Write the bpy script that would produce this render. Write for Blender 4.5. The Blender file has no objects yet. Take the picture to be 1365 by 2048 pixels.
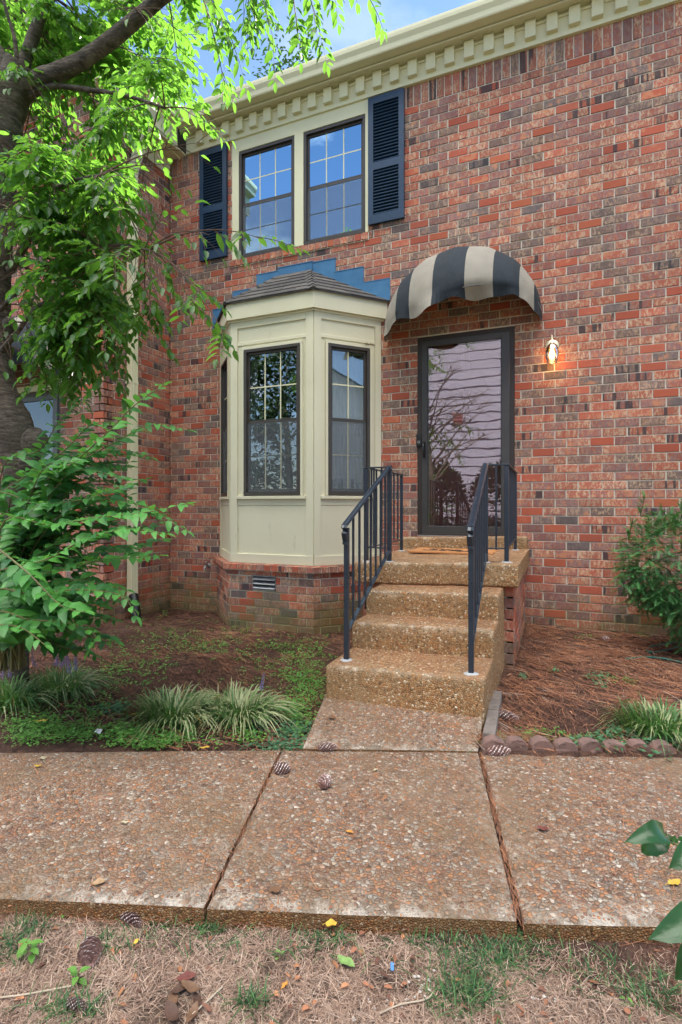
import bpy, bmesh, math, random
from math import sin, cos, pi, radians, sqrt, exp, floor
from mathutils import Vector, Matrix, noise
random.seed(11)
R = random.random
U = random.uniform
S = bpy.context.scene
COL = S.collection

# ------------------------------------------------------------------ camera frame
TH = radians(22.5); F = 1052.0; DW = 5.41; CH = 1.2; HY = 1010.0; CX = 682.5
CAM = Vector((0, -DW, CH))
RV = Vector((cos(TH), sin(TH), 0)); FV = Vector((-sin(TH), cos(TH), 0)); UP = Vector((0, 0, 1))
def PX(x, y, Z):
    return CAM + RV * ((x - CX) / F * Z) + FV * Z + UP * ((HY - y) / F * Z)
def PG(x, y, z=0.0):
    Z = F * (CH - z) / (y - HY)
    return PX(x, y, Z)

# ------------------------------------------------------------------ objects
def tag(o, label=None, cat=None, group=None, kind=None):
    if label: o['label'] = label
    if cat: o['category'] = cat
    if group: o['group'] = group
    if kind: o['kind'] = kind
    return o
def empty(name, loc, label, cat, group=None, rz=0):
    o = bpy.data.objects.new(name, None); COL.objects.link(o)
    o.location = loc; o.rotation_euler = (0, 0, rz); o.empty_display_size = 0.1
    return tag(o, label, cat, group)
def woff(p):
    v = Vector((0, 0, 0))
    while p is not None:
        v += p.location; p = p.parent
    return v
def copy_tree(o, parent=None):
    c = o.copy(); COL.objects.link(c)
    if parent is not None: c.parent = parent
    for ch in list(o.children): copy_tree(ch, c)
    return c

class MB:
    def __init__(s):
        s.v = []; s.f = []; s.m = []; s.c = []; s.sm = []; s.w = {}
    def add(s, vs, fs, mi=0, col=None, smooth=False):
        b = len(s.v)
        s.v.extend([tuple(v) for v in vs])
        for f in fs:
            s.f.append(tuple(b + i for i in f)); s.m.append(mi); s.c.append(col or (0.5, 0.5, 0.5, 1)); s.sm.append(smooth)
        return b
    def box(s, x0, x1, y0, y1, z0, z1, mi=0, col=None):
        s.add([(x0,y0,z0),(x1,y0,z0),(x1,y1,z0),(x0,y1,z0),(x0,y0,z1),(x1,y0,z1),(x1,y1,z1),(x0,y1,z1)],
              [(0,3,2,1),(4,5,6,7),(0,1,5,4),(1,2,6,5),(2,3,7,6),(3,0,4,7)], mi, col)
    def obox(s, c, ax, ay, az, hx, hy, hz, mi=0, col=None, ch=0):
        c = Vector(c); ax = Vector(ax).normalized(); ay = Vector(ay).normalized(); az = Vector(az).normalized()
        vs = []
        for k in (-1, 1):
            for (i, j) in ((-1,-1),(1,-1),(1,1),(-1,1)):
                vs.append(c + ax*(i*hx) + ay*(j*hy) + az*(k*hz))
        s.add(vs, [(0,3,2,1),(4,5,6,7),(0,1,5,4),(1,2,6,5),(2,3,7,6),(3,0,4,7)], mi, col)
    def fbox(s, fr, u0, u1, d0, d1, z0, z1, mi=0, col=None):
        # box in a wall frame: u along, d outward
        O, d, n = fr
        P = lambda u, e, z: (O[0]+d[0]*u+n[0]*e, O[1]+d[1]*u+n[1]*e, z)
        s.add([P(u0,d1,z0),P(u1,d1,z0),P(u1,d0,z0),P(u0,d0,z0),P(u0,d1,z1),P(u1,d1,z1),P(u1,d0,z1),P(u0,d0,z1)],
              [(0,3,2,1),(4,5,6,7),(0,1,5,4),(1,2,6,5),(2,3,7,6),(3,0,4,7)], mi, col)
    def tube(s, pts, rad, n=8, mi=0, col=None, cap=True, sq=1.0, jit=0):
        pts = [Vector(p) for p in pts]
        if not isinstance(rad, (list, tuple)): rad = [rad]*len(pts)
        t0 = (pts[1]-pts[0]).normalized()
        a = Vector((0,0,1)) if abs(t0.z) < 0.9 else Vector((1,0,0))
        nx = t0.cross(a).normalized()
        vs = []; fs = []
        for i, p in enumerate(pts):
            if i == 0: t = pts[1]-pts[0]
            elif i == len(pts)-1: t = pts[-1]-pts[-2]
            else: t = pts[i+1]-pts[i-1]
            t.normalize()
            nx = (nx - t*nx.dot(t)).normalized(); ny = t.cross(nx)
            for k in range(n):
                a = 2*pi*(k+0.5)/n
                r = rad[i]
                if jit: r *= 1 + jit*noise.noise(Vector((cos(a)*1.3, sin(a)*1.3, i*0.5)))
                vs.append(p + nx*(cos(a)*r) + ny*(sin(a)*r*sq))
        for i in range(len(pts)-1):
            for k in range(n):
                k2 = (k+1) % n
                fs.append((i*n+k, i*n+k2, (i+1)*n+k2, (i+1)*n+k))
        s.add(vs, fs, mi, col, n > 5)
        if cap:
            s.add(vs[:n], [tuple(range(n))[::-1]], mi, col); s.add(vs[-n:], [tuple(range(n))], mi, col)
    def prism(s, poly, z0, z1, mi=0, col=None):
        n = len(poly)
        vs = [(p[0], p[1], z0) for p in poly] + [(p[0], p[1], z1) for p in poly]
        fs = [tuple(range(n))[::-1], tuple(range(n, 2*n))] + [(i, (i+1) % n, n+(i+1) % n, n+i) for i in range(n)]
        s.add(vs, fs, mi, col)
    def lathe(s, c, prof, n=16, mi=0, col=None, axis='z'):
        c = Vector(c); vs = []; fs = []
        for (r, h) in prof:
            for k in range(n):
                a = 2*pi*k/n
                if axis == 'z': vs.append(c + Vector((r*cos(a), r*sin(a), h)))
                else: vs.append(c + Vector((r*cos(a), h, r*sin(a))))
        for i in range(len(prof)-1):
            for k in range(n):
                k2 = (k+1) % n
                fs.append((i*n+k, i*n+k2, (i+1)*n+k2, (i+1)*n+k))
        s.add(vs, fs, mi, col, True)
    def leaf(s, b, d, nrm, L, W, fold=0.25, curl=0.2, col=None, mi=0, lo=False):
        b = Vector(b); d = Vector(d).normalized(); sd = d.cross(nrm)
        if sd.length < 1e-4: sd = Vector((1,0,0))
        sd.normalize(); nr = sd.cross(d).normalized()
        M = lambda t: b + d*(L*t) - nr*(curl*L*t*t)
        if lo:
            vs = [M(0), M(.45)+sd*W*.5, M(1), M(.45)-sd*W*.5]
            s.add(vs, [(0,1,2),(0,2,3)], mi, col); return
        m1, m2 = M(.28), M(.66)
        vs = [M(0), m1, m2, M(1),
              m1+sd*W*.47+nr*W*fold, m2+sd*W*.42+nr*W*fold, m1-sd*W*.47+nr*W*fold, m2-sd*W*.42+nr*W*fold]
        s.add(vs, [(0,4,1),(1,4,5,2),(2,5,3),(0,1,6),(1,2,7,6),(2,3,7)], mi, col, True)
    def strip(s, pts, side, w, col=None, mi=0):
        # tapering ribbon
        n = len(pts); vs = []; fs = []
        side = Vector(side).normalized()
        for i, p in enumerate(pts):
            t = i/(n-1); ww = w*(1-t**2.2)*0.5 + 0.0002
            vs.append(Vector(p)+side*ww); vs.append(Vector(p)-side*ww)
        for i in range(n-1): fs.append((2*i, 2*i+1, 2*i+3, 2*i+2))
        s.add(vs, fs, mi, col)
    def build(s, name, mats, parent=None, bevel=0, seg=2):
        off = woff(parent)
        me = bpy.data.meshes.new(name)
        if off.length > 0: vv = [(v[0]-off.x, v[1]-off.y, v[2]-off.z) for v in s.v]
        else: vv = s.v
        me.from_pydata(vv, [], s.f)
        if not isinstance(mats, (list, tuple)): mats = [mats]
        for m in mats: me.materials.append(m)
        me.polygons.foreach_set('material_index', s.m)
        me.polygons.foreach_set('use_smooth', s.sm)
        at = me.attributes.new('tone', 'FLOAT_COLOR', 'FACE')
        at.data.foreach_set('color', [x for c in s.c for x in c])
        for k, vals in s.w.items():
            a2 = me.attributes.new(k, 'FLOAT', 'POINT'); a2.data.foreach_set('value', vals)
        me.update()
        if bevel:
            bm = bmesh.new(); bm.from_mesh(me)
            bmesh.ops.remove_doubles(bm, verts=bm.verts, dist=1e-5)
            ed = [e for e in bm.edges if len(e.link_faces) == 2 and e.calc_face_angle(0) > 0.4]
            bmesh.ops.bevel(bm, geom=ed, offset=bevel, segments=seg, affect='EDGES', profile=0.6)
            bm.to_mesh(me); bm.free()
        o = bpy.data.objects.new(name, me); COL.objects.link(o)
        if parent is not None: o.parent = parent
        return o

# ------------------------------------------------------------------ materials
def newmat(name):
    m = bpy.data.materials.new(name); m.use_nodes = True
    nt = m.node_tree; b = nt.nodes['Principled BSDF']
    return m, nt, nt.nodes, nt.links, b
def N(nt, typ, **kw):
    n = nt.nodes.new(typ)
    for k, v in kw.items():
        if k.startswith('i_'):
            n.inputs[k[2:].replace('_', ' ')].default_value = v
        else: setattr(n, k, v)
    return n
def ramp(nt, fac, stops, interp='LINEAR'):
    r = nt.nodes.new('ShaderNodeValToRGB'); r.color_ramp.interpolation = interp
    el = r.color_ramp.elements
    while len(el) < len(stops): el.new(0.5)
    for e, (p, c) in zip(el, stops):
        e.position = p; e.color = (c[0], c[1], c[2], 1) if isinstance(c, (tuple, list)) else (c, c, c, 1)
    if fac is not None: nt.links.new(fac, r.inputs['Fac'])
    return r.outputs['Color']
def mixc(nt, fac, a, b, mode='MIX'):
    m = nt.nodes.new('ShaderNodeMix'); m.data_type = 'RGBA'; m.blend_type = mode
    for sock, val in ((m.inputs[0], fac), (m.inputs[6], a), (m.inputs[7], b)):
        if isinstance(val, (int, float)): sock.default_value = val
        elif isinstance(val, (tuple, list)): sock.default_value = (val[0], val[1], val[2], 1)
        else: nt.links.new(val, sock)
    return m.outputs[2]
def math_(nt, op, a, b=None, c=None, clamp=False):
    m = nt.nodes.new('ShaderNodeMath'); m.operation = op; m.use_clamp = clamp
    for i, val in enumerate((a, b, c)):
        if val is None: continue
        if isinstance(val, (int, float)): m.inputs[i].default_value = val
        else: nt.links.new(val, m.inputs[i])
    return m.outputs[0]
def noise_(nt, vec, scale, detail=4, rough=0.55, sx=(1,1,1), off=None):
    mp = nt.nodes.new('ShaderNodeMapping'); mp.inputs['Scale'].default_value = sx
    nt.links.new(vec, mp.inputs['Vector'])
    if off is not None: nt.links.new(off, mp.inputs['Location'])
    n = nt.nodes.new('ShaderNodeTexNoise'); n.inputs['Scale'].default_value = scale
    n.inputs['Detail'].default_value = detail; n.inputs['Roughness'].default_value = rough
    nt.links.new(mp.outputs[0], n.inputs['Vector'])
    return n.outputs['Fac']
def objco(nt): return nt.nodes.new('ShaderNodeTexCoord').outputs['Object']
def bump(nt, b, h, strength, dist=0.01):
    n = nt.nodes.new('ShaderNodeBump'); n.inputs['Strength'].default_value = strength; n.inputs['Distance'].default_value = dist
    nt.links.new(h, n.inputs['Height']); nt.links.new(n.outputs[0], b.inputs['Normal'])
def tone(nt):
    a = nt.nodes.new('ShaderNodeAttribute'); a.attribute_name = 'tone'
    s = nt.nodes.new('ShaderNodeSeparateColor'); nt.links.new(a.outputs['Color'], s.inputs[0])
    return s.outputs

def simple(name, c1, c2=None, rough=0.5, sc=6, det=5, bmp=0.1, bsc=60, metal=0, sx=(1,1,1), dirt=None, spec=0.5, coat=0):
    m, nt, nd, lk, b = newmat(name)
    co = objco(nt)
    c2 = c2 or tuple(x*0.75 for x in c1)
    n1 = noise_(nt, co, sc, det, 0.6, sx)
    colr = ramp(nt, n1, [(0.3, c2), (0.7, c1)])
    if dirt:
        n3 = noise_(nt, co, dirt[1], 6, 0.7, dirt[3] if len(dirt) > 3 else (1,1,1))
        colr = mixc(nt, ramp(nt, n3, [(dirt[2], 0), (min(1, dirt[2]+0.18), 1)]), colr, dirt[0])
    lk.new(colr, b.inputs['Base Color'])
    n2 = noise_(nt, co, bsc, 4, 0.6, sx)
    lk.new(ramp(nt, n2, [(0.3, max(0.02, rough-0.08)), (0.7, min(1, rough+0.1))]), b.inputs['Roughness'])
    b.inputs['Metallic'].default_value = metal; b.inputs['Specular IOR Level'].default_value = spec
    b.inputs['Coat Weight'].default_value = coat
    if bmp: bump(nt, b, n2, bmp, 0.003)
    return m

def brick_mat():
    m, nt, nd, lk, b = newmat('flashed_brick')
    co = nt.nodes.new('ShaderNodeNewGeometry').outputs['Position']
    t = tone(nt); r, g, bl = t[0], t[1], t[2]
    off = nt.nodes.new('ShaderNodeCombineXYZ')
    for i, k in enumerate((37.0, 91.0, 53.0)): lk.new(math_(nt, 'MULTIPLY', g, k), off.inputs[i])
    off = off.outputs[0]
    base = ramp(nt, r, [(0.0, (.45,.127,.065)), (.05, (.40,.092,.054)), (.11, (.42,.112,.067)), (.30, (.405,.118,.074)), (.45, (.37,.13,.084)),
                        (.55, (.35,.105,.070)), (.68, (.30,.105,.080)), (.78, (.24,.10,.085)), (.84, (.19,.115,.08)), (.93, (.17,.115,.095)), (1.0, (.125,.10,.098))])
    # wide vertical kiln flashes
    n1 = noise_(nt, co, 9, 3, 0.6, (1.6, 1.6, .5), off)
    n2 = noise_(nt, co, 44, 6, 0.72, (1.3, 1.3, .6), off)
    n3 = noise_(nt, co, 30, 5, 0.7, (1.4, 1.4, .5), off)
    tanw = ramp(nt, r, [(0, 0.0), (.11, .06), (.13, .8), (.5, 1), (.62, .5), (.8, .45), (.9, .9), (1, .15)])
    f1 = math_(nt, 'MULTIPLY', ramp(nt, n2, [(.485, 0), (.535, 1)]), ramp(nt, n1, [(.38, 0.12), (.52, 1)]))
    f1 = math_(nt, 'MULTIPLY', f1, tanw)
    c = mixc(nt, f1, base, mixc(nt, g, (.60,.41,.27), (.48,.31,.21)))
    greyw = ramp(nt, r, [(0, .0), (.15, .1), (.45, .25), (.6, .8), (.8, .8), (1, .4)])
    f2 = math_(nt, 'MULTIPLY', ramp(nt, n3, [(.47, 0), (.55, .85)]), greyw)
    c = mixc(nt, f2, c, (.235,.155,.155))
    # orange flashes on some
    n4 = noise_(nt, co, 14, 3, 0.6, (1, 1, 1), off)
    f3 = math_(nt, 'MULTIPLY', ramp(nt, n4, [(.55, 0), (.63, .8)]), ramp(nt, bl, [(.5, 0), (.75, 1)]))
    c = mixc(nt, f3, c, (.47,.20,.11))
    # black flashed bands on few
    f4 = math_(nt, 'MULTIPLY', ramp(nt, noise_(nt, co, 16, 1, 0.4, (1.5,1.5,.1), off), [(.52, 0), (.56, .85)]), ramp(nt, bl, [(.07, 1), (.09, 0)]))
    c = mixc(nt, f4, c, (.055,.05,.058))
    c = mixc(nt, 1.0, c, ramp(nt, bl, [(0, .84), (1, 1.2)]), 'MULTIPLY')
    c = mixc(nt, .8, c, ramp(nt, noise_(nt, co, .8, 5, .6, (1,1,.6)), [(.3, .78), (.7, 1.15)]), 'MULTIPLY')
    # moss towards the ground
    sp = nt.nodes.new('ShaderNodeSeparateXYZ'); lk.new(co, sp.inputs[0])
    nm = noise_(nt, co, 2.2, 6, 0.7)
    mz = math_(nt, 'SUBTRACT', nm, math_(nt, 'MULTIPLY', math_(nt, 'ADD', sp.outputs[2], -0.02), 0.75))
    fm = math_(nt, 'MULTIPLY', ramp(nt, mz, [(.30, 0), (.60, 1)]), 0.72)
    c = mixc(nt, fm, c, (.13,.125,.045))
    lk.new(c, b.inputs['Base Color'])
    b.inputs['Roughness'].default_value = 0.88; b.inputs['Specular IOR Level'].default_value = 0.3
    bump(nt, b, math_(nt, 'ADD', n2, math_(nt, 'MULTIPLY', noise_(nt, co, 260, 3), .5)), 0.55, 0.004)
    return m
def mortar_mat():
    m, nt, nd, lk, b = newmat('mortar')
    co = nt.nodes.new('ShaderNodeNewGeometry').outputs['Position']
    c = ramp(nt, noise_(nt, co, 7, 6, 0.7), [(.3, (.54,.475,.39)), (.7, (.72,.66,.56))])
    sp = nt.nodes.new('ShaderNodeSeparateXYZ'); lk.new(co, sp.inputs[0])
    nm = noise_(nt, co, 2.2, 6, 0.7)
    mz = math_(nt, 'SUBTRACT', nm, math_(nt, 'MULTIPLY', math_(nt, 'ADD', sp.outputs[2], -0.02), 0.65))
    c = mixc(nt, math_(nt, 'MULTIPLY', ramp(nt, mz, [(.24, 0), (.52, 1)]), .8), c, (.24,.25,.075))
    lk.new(c, b.inputs['Base Color']); b.inputs['Roughness'].default_value = 0.95
    bump(nt, b, noise_(nt, co, 300, 3), 0.4, 0.003)
    return m
def agg_mat(name, scale, golden=0.0, wear=False, mul=None):
    m, nt, nd, lk, b = newmat(name)
    co = nt.nodes.new('ShaderNodeNewGeometry').outputs['Position']
    warp = nt.nodes.new('ShaderNodeTexNoise'); warp.inputs['Scale'].default_value = scale*0.6; lk.new(co, warp.inputs['Vector'])
    va = nt.nodes.new('ShaderNodeVectorMath'); va.operation = 'SCALE'; va.inputs['Scale'].default_value = 0.006
    lk.new(warp.outputs['Color'], va.inputs[0])
    vb = nt.nodes.new('ShaderNodeVectorMath'); vb.operation = 'ADD'; lk.new(co, vb.inputs[0]); lk.new(va.outputs[0], vb.inputs[1])
    mp = nt.nodes.new('ShaderNodeMapping'); mp.inputs['Scale'].default_value = (1, 1, 1)
    lk.new(vb.outputs[0], mp.inputs[0])
    v = nt.nodes.new('ShaderNodeTexVoronoi'); v.inputs['Scale'].default_value = scale; v.inputs['Randomness'].default_value = 0.95
    lk.new(mp.outputs[0], v.inputs['Vector'])
    ve = nt.nodes.new('ShaderNodeTexVoronoi'); ve.feature = 'DISTANCE_TO_EDGE'; ve.inputs['Scale'].default_value = scale; ve.inputs['Randomness'].default_value = 0.95
    lk.new(mp.outputs[0], ve.inputs['Vector'])
    s = nt.nodes.new('ShaderNodeSeparateColor'); lk.new(v.outputs['Color'], s.inputs[0])
    if golden:
        st = [(0, (.13,.065,.04)), (.15, (.45,.26,.12)), (.3, (.30,.15,.075)), (.45, (.46,.22,.09)), (.6, (.50,.34,.19)), (.72, (.22,.135,.08)), (.84, (.42,.27,.15)), (.93, (.60,.46,.30)), (1, (.78,.72,.62))]
    else:
        st = [(0, (.15,.095,.07)), (.1, (.38,.22,.13)), (.2, (.27,.175,.125)), (.32, (.50,.24,.115)), (.42, (.36,.27,.20)), (.52, (.29,.155,.11)), (.62, (.42,.33,.25)), (.7, (.22,.175,.15)), (.8, (.48,.32,.22)), (.88, (.38,.36,.32)), (.96, (.52,.44,.35)), (1, (.70,.64,.57))]
    peb = ramp(nt, s.outputs[0], st)
    peb = mixc(nt, 0.6, peb, ramp(nt, noise_(nt, co, scale*3, 3), [(.3, .7), (.7, 1.25)]), 'MULTIPLY')
    big = noise_(nt, co, 3.2, 6, 0.65)
    cem = ramp(nt, noise_(nt, co, 25, 5, .7), [(.3, (.33,.265,.18) if golden else (.30,.25,.19)), (.7, (.50,.42,.30) if golden else (.52,.46,.39))])
    thr = math_(nt, 'ADD', math_(nt, 'MULTIPLY', ramp(nt, big, [(.50, 0), (.74, 1)]), .08), 0.022)
    if wear:
        at = nt.nodes.new('ShaderNodeAttribute'); at.attribute_name = 'wear'
        wn = math_(nt, 'MULTIPLY', at.outputs['Fac'], ramp(nt, noise_(nt, co, 16, 4, .6), [(.38, .1), (.6, 1)]))
        thr = math_(nt, 'ADD', thr, math_(nt, 'MULTIPLY', wn, .35))
        cem = mixc(nt, math_(nt, 'MULTIPLY', wn, .8, clamp=True), cem, (.68,.65,.6))
    gapd = ramp(nt, ve.outputs['Distance'], [(.03, .42), (.11, 1)])
    isc = math_(nt, 'MULTIPLY', math_(nt, 'SUBTRACT', thr, ve.outputs['Distance']), 22.0, clamp=True)
    peb = mixc(nt, 1.0, peb, gapd, 'MULTIPLY')
    pw = ramp(nt, noise_(nt, co, 9, 5, .7), [(.44, 0), (.56, 1)])
    cem = mixc(nt, pw, mixc(nt, 1.0, cem, (.45,.42,.38), 'MULTIPLY'), cem)
    c = mixc(nt, isc, peb, cem)
    # algae / soil stains
    c = mixc(nt, math_(nt, 'MULTIPLY', ramp(nt, noise_(nt, co, 1.7, 6, .7), [(.48, 0), (.66, 1)]), .6), c, (.24,.17,.10))
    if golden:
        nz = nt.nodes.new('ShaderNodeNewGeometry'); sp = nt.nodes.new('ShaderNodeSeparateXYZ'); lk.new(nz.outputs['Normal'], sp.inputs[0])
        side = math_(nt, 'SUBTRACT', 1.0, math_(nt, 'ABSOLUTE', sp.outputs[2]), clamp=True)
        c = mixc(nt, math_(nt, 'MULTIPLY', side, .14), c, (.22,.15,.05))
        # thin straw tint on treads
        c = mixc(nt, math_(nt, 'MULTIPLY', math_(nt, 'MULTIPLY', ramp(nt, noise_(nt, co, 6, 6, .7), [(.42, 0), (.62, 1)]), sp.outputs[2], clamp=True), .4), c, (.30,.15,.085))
    if mul: c = mixc(nt, 1.0, c, mul, 'MULTIPLY')
    lk.new(c, b.inputs['Base Color'])
    b.inputs['Roughness'].default_value = 0.75; b.inputs['Specular IOR Level'].default_value = 0.35
    h = math_(nt, 'MINIMUM', ve.outputs['Distance'], 0.32)
    bump(nt, b, math_(nt, 'ADD', math_(nt, 'MULTIPLY', h, 2.2), math_(nt, 'MULTIPLY', s.outputs[1], .35)), 0.85, 0.008)
    return m
def leaf_mat(name, dark, light, trans, rough=0.42, tw=0.45):
    m, nt, nd, lk, b = newmat(name)
    t = tone(nt)
    co = objco(nt)
    c = mixc(nt, t[0], dark, light)
    c = mixc(nt, math_(nt, 'MULTIPLY', t[2], 1.0), c, t and mixc(nt, t[1], (.30,.20,.04), (.22,.12,.05)))
    c = mixc(nt, 1.0, c, ramp(nt, noise_(nt, co, 40, 3), [(.3, .85), (.7, 1.15)]), 'MULTIPLY')
    lk.new(c, b.inputs['Base Color']); b.inputs['Roughness'].default_value = rough
    bump(nt, b, noise_(nt, co, 90, 3, .6), .35, .003)
    tr = nt.nodes.new('ShaderNodeBsdfTranslucent')
    lk.new(mixc(nt, t[0], trans, tuple(min(1, x*1.35) for x in trans)), tr.inputs[0])
    mx = nt.nodes.new('ShaderNodeMixShader'); mx.inputs[0].default_value = tw
    lk.new(b.outputs[0], mx.inputs[1]); lk.new(tr.outputs[0], mx.inputs[2])
    lk.new(mx.outputs[0], nd['Material Output'].inputs[0])
    return m
def tone_mat(name, stops, rough=0.8, spec=0.3):
    m, nt, nd, lk, b = newmat(name)
    t = tone(nt)
    c = ramp(nt, t[0], stops)
    c = mixc(nt, 1.0, c, ramp(nt, t[1], [(0, .7), (1, 1.2)]), 'MULTIPLY')
    lk.new(c, b.inputs['Base Color']); b.inputs['Roughness'].default_value = rough; b.inputs['Specular IOR Level'].default_value = spec
    return m
def glass_mat(name, lo=0.12, tint=(.9,.95,.95), ripple=0.02, k=1.4, gc=(.95,.97,1,1)):
    m, nt, nd, lk, b = newmat(name)
    nd.remove(b)
    tr = nt.nodes.new('ShaderNodeBsdfTransparent'); tr.inputs[0].default_value = (*tint, 1)
    gl = nt.nodes.new('ShaderNodeBsdfGlossy'); gl.inputs['Roughness'].default_value = 0.0
    gl.inputs['Color'].default_value = gc
    bp = nt.nodes.new('ShaderNodeBump'); bp.inputs['Strength'].default_value = ripple; bp.inputs['Distance'].default_value = .05
    lk.new(noise_(nt, objco(nt), 2.5, 2), bp.inputs['Height']); lk.new(bp.outputs[0], gl.inputs['Normal'])
    lw = nt.nodes.new('ShaderNodeFresnel'); lw.inputs[0].default_value = 1.55
    f = math_(nt, 'ADD', math_(nt, 'MULTIPLY', lw.outputs[0], k), lo, clamp=True)
    mx = nt.nodes.new('ShaderNodeMixShader'); lk.new(f, mx.inputs[0])
    lk.new(tr.outputs[0], mx.inputs[1]); lk.new(gl.outputs[0], mx.inputs[2]); lk.new(mx.outputs[0], nd['Material Output'].inputs[0])
    return m
def emit_mat(name, c, s):
    m, nt, nd, lk, b = newmat(name)
    b.inputs['Emission Color'].default_value = (*c, 1); b.inputs['Emission Strength'].default_value = s
    b.inputs['Base Color'].default_value = (*c, 1)
    return m

BRICK = brick_mat(); MORTAR = mortar_mat()
CREAM = simple('cream_paint', (.72,.69,.47), (.68,.64,.43), .5, 3, 6, .12, 90, dirt=((.30,.26,.16), 3.5, .70))
CREAMW = simple('weathered_cream_paint', (.71,.665,.49), (.65,.61,.445), .55, 2.2, 6, .2, 40, sx=(1,1,1), dirt=((.30,.28,.20), 5, .64, (1,1,.35)))
NAVY = simple('navy_shutter_paint', (.015,.045,.095), (.010,.032,.070), .42, 5, 5, .08, 120)
RAILM = simple('dark_blue_iron_paint', (.020,.034,.055), (.012,.021,.035), .33, 9, 5, .12, 90, spec=.6, dirt=((.09,.14,.2), 30, .72))
BRONZE = simple('bronze_window_frame', (.060,.048,.040), (.045,.036,.030), .4, 8, 4, .05, 60)
DKWOOD = simple('dark_brown_door_frame', (.040,.026,.022), (.026,.018,.016), .5, 6, 5, .2, 50, sx=(1,1,.2))
STORM = simple('dark_storm_door_metal', (.052,.050,.050), (.038,.037,.038), .38, 5, 5, .06, 60)
MAROON = simple('maroon_door_paint', (.32,.11,.092), (.27,.092,.08), .45, 4, 4, .05, 50)
SHINGLE = None
def shingle_mat():
    m, nt, nd, lk, b = newmat('grey_shingle')
    t = tone(nt); co = objco(nt)
    c = ramp(nt, t[0], [(0, (.060,.055,.055)), (.5, (.085,.078,.075)), (1, (.12,.108,.10))])
    c = mixc(nt, .8, c, ramp(nt, noise_(nt, co, 220, 3, .8), [(.3, .55), (.7, 1.5)]), 'MULTIPLY')
    lk.new(c, b.inputs['Base Color']); b.inputs['Roughness'].default_value = .9
    bump(nt, b, noise_(nt, co, 250, 3, .8), .5, .004)
    return m
SHINGLE = shingle_mat()
FLASH = simple('blue_painted_flashing', (.065,.20,.37), (.035,.13,.27), .38, 5, 5, .35, 14, spec=.5, dirt=((.20,.32,.42), 18, .68))
AGG = agg_mat('exposed_aggregate', 74, 0, True, (.93,.86,.80))
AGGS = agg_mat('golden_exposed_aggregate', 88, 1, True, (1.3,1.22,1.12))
CURT = simple('white_curtain', (.75,.76,.76), (.66,.67,.68), .9, 3, 3, .1, 60)
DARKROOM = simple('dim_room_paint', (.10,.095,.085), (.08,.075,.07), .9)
GLASS = glass_mat('window_glass', .10, (.82,.86,.87), .012)
GLASSU = glass_mat('upper_window_glass', .74, (.78,.84,.87), .012, 1.4, (.50,.78,1,1))
SGLASS = glass_mat('storm_door_glass', .06, (.95,.94,.95), .016, 1.0)
LGLASS = glass_mat('lantern_glass', .03, (.90,.80,.66), .01, .7)
BRASS = simple('brass', (.60,.42,.16), (.52,.35,.12), .22, 10, 3, .02, 60, metal=1)
NICKEL = simple('pale_brass_lantern', (.80,.74,.52), (.7,.64,.44), .38, 10, 3, .02, 60, metal=.6)
BLACKP = simple('black_plastic', (.012,.012,.014), (.008,.008,.010), .35, 8, 3, .05, 60)
GALV = simple('galvanised_metal', (.33,.34,.36), (.24,.25,.27), .42, 12, 5, .15, 40, metal=.7, dirt=((.25,.2,.15), 20, .62))
ALU = simple('aluminium_threshold', (.4,.4,.4), (.3,.3,.3), .4, 12, 5, .1, 40, metal=.8)
GREYPATCH = simple('grout_patch', (.50,.51,.52), (.36,.37,.38), .9, 60, 4, .6, 90)
AWB = simple('navy_awning_canvas', (.018,.027,.036), (.012,.019,.027), .85, 14, 6, .35, 500, dirt=((.085,.12,.13), 60, .60))
AWT = simple('tan_awning_canvas', (.33,.295,.245), (.26,.235,.20), .9, 6, 6, .35, 500, dirt=((.28,.25,.19), 4, .56))
COIR = simple('coir_mat', (.52,.235,.085), (.42,.18,.065), .95, 60, 5, .9, 400)
MATK = simple('mat_print', (.035,.022,.015), (.02,.014,.01), .95, 60, 5, .5, 400)
EDGE = simple('pinkish_edging_concrete', (.25,.145,.12), (.17,.105,.09), .92, 14, 6, .7, 120, dirt=((.09,.085,.07), 16, .52))
EDGEG = simple('grey_edging_concrete', (.24,.20,.175), (.15,.125,.11), .92, 14, 6, .7, 120, dirt=((.10,.09,.07), 16, .55))
HOSE = simple('green_hose_rubber', (.012,.12,.09), (.008,.09,.07), .3, 10, 3, .03, 60)
PVCK = simple('black_corrugated_pipe', (.012,.012,.013), (.008,.008,.009), .35)
WSID = None

def bark_mat():
    m, nt, nd, lk, b = newmat('grey_tree_bark')
    co = objco(nt)
    n1 = noise_(nt, co, 16, 6, .7, (.8, .8, 3.2)); n2 = noise_(nt, co, 5, 5, .6)
    c = ramp(nt, n1, [(.34, (.035,.026,.020)), (.5, (.11,.085,.065)), (.66, (.22,.18,.14))])
    c = mixc(nt, math_(nt, 'MULTIPLY', ramp(nt, n2, [(.45, 0), (.65, 1)]), .5), c, (.07,.07,.045))
    v = nt.nodes.new('ShaderNodeTexVoronoi'); v.inputs['Scale'].default_value = 1
    mp = nt.nodes.new('ShaderNodeMapping'); mp.inputs['Scale'].default_value = (28, 28, 75); lk.new(co, mp.inputs[0]); lk.new(mp.outputs[0], v.inputs[0])
    c = mixc(nt, math_(nt, 'MULTIPLY', ramp(nt, v.outputs['Distance'], [(.12, 1), (.28, 0)]), .4), c, (.30,.25,.20))
    lk.new(c, b.inputs['Base Color']); b.inputs['Roughness'].default_value = .85
    bump(nt, b, math_(nt, 'ADD', n1, math_(nt, 'MULTIPLY', noise_(nt, co, 60, 4, .7, (1,1,2.5)), .5)), 1.0, .02)
    return m
BARK = bark_mat()
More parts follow.
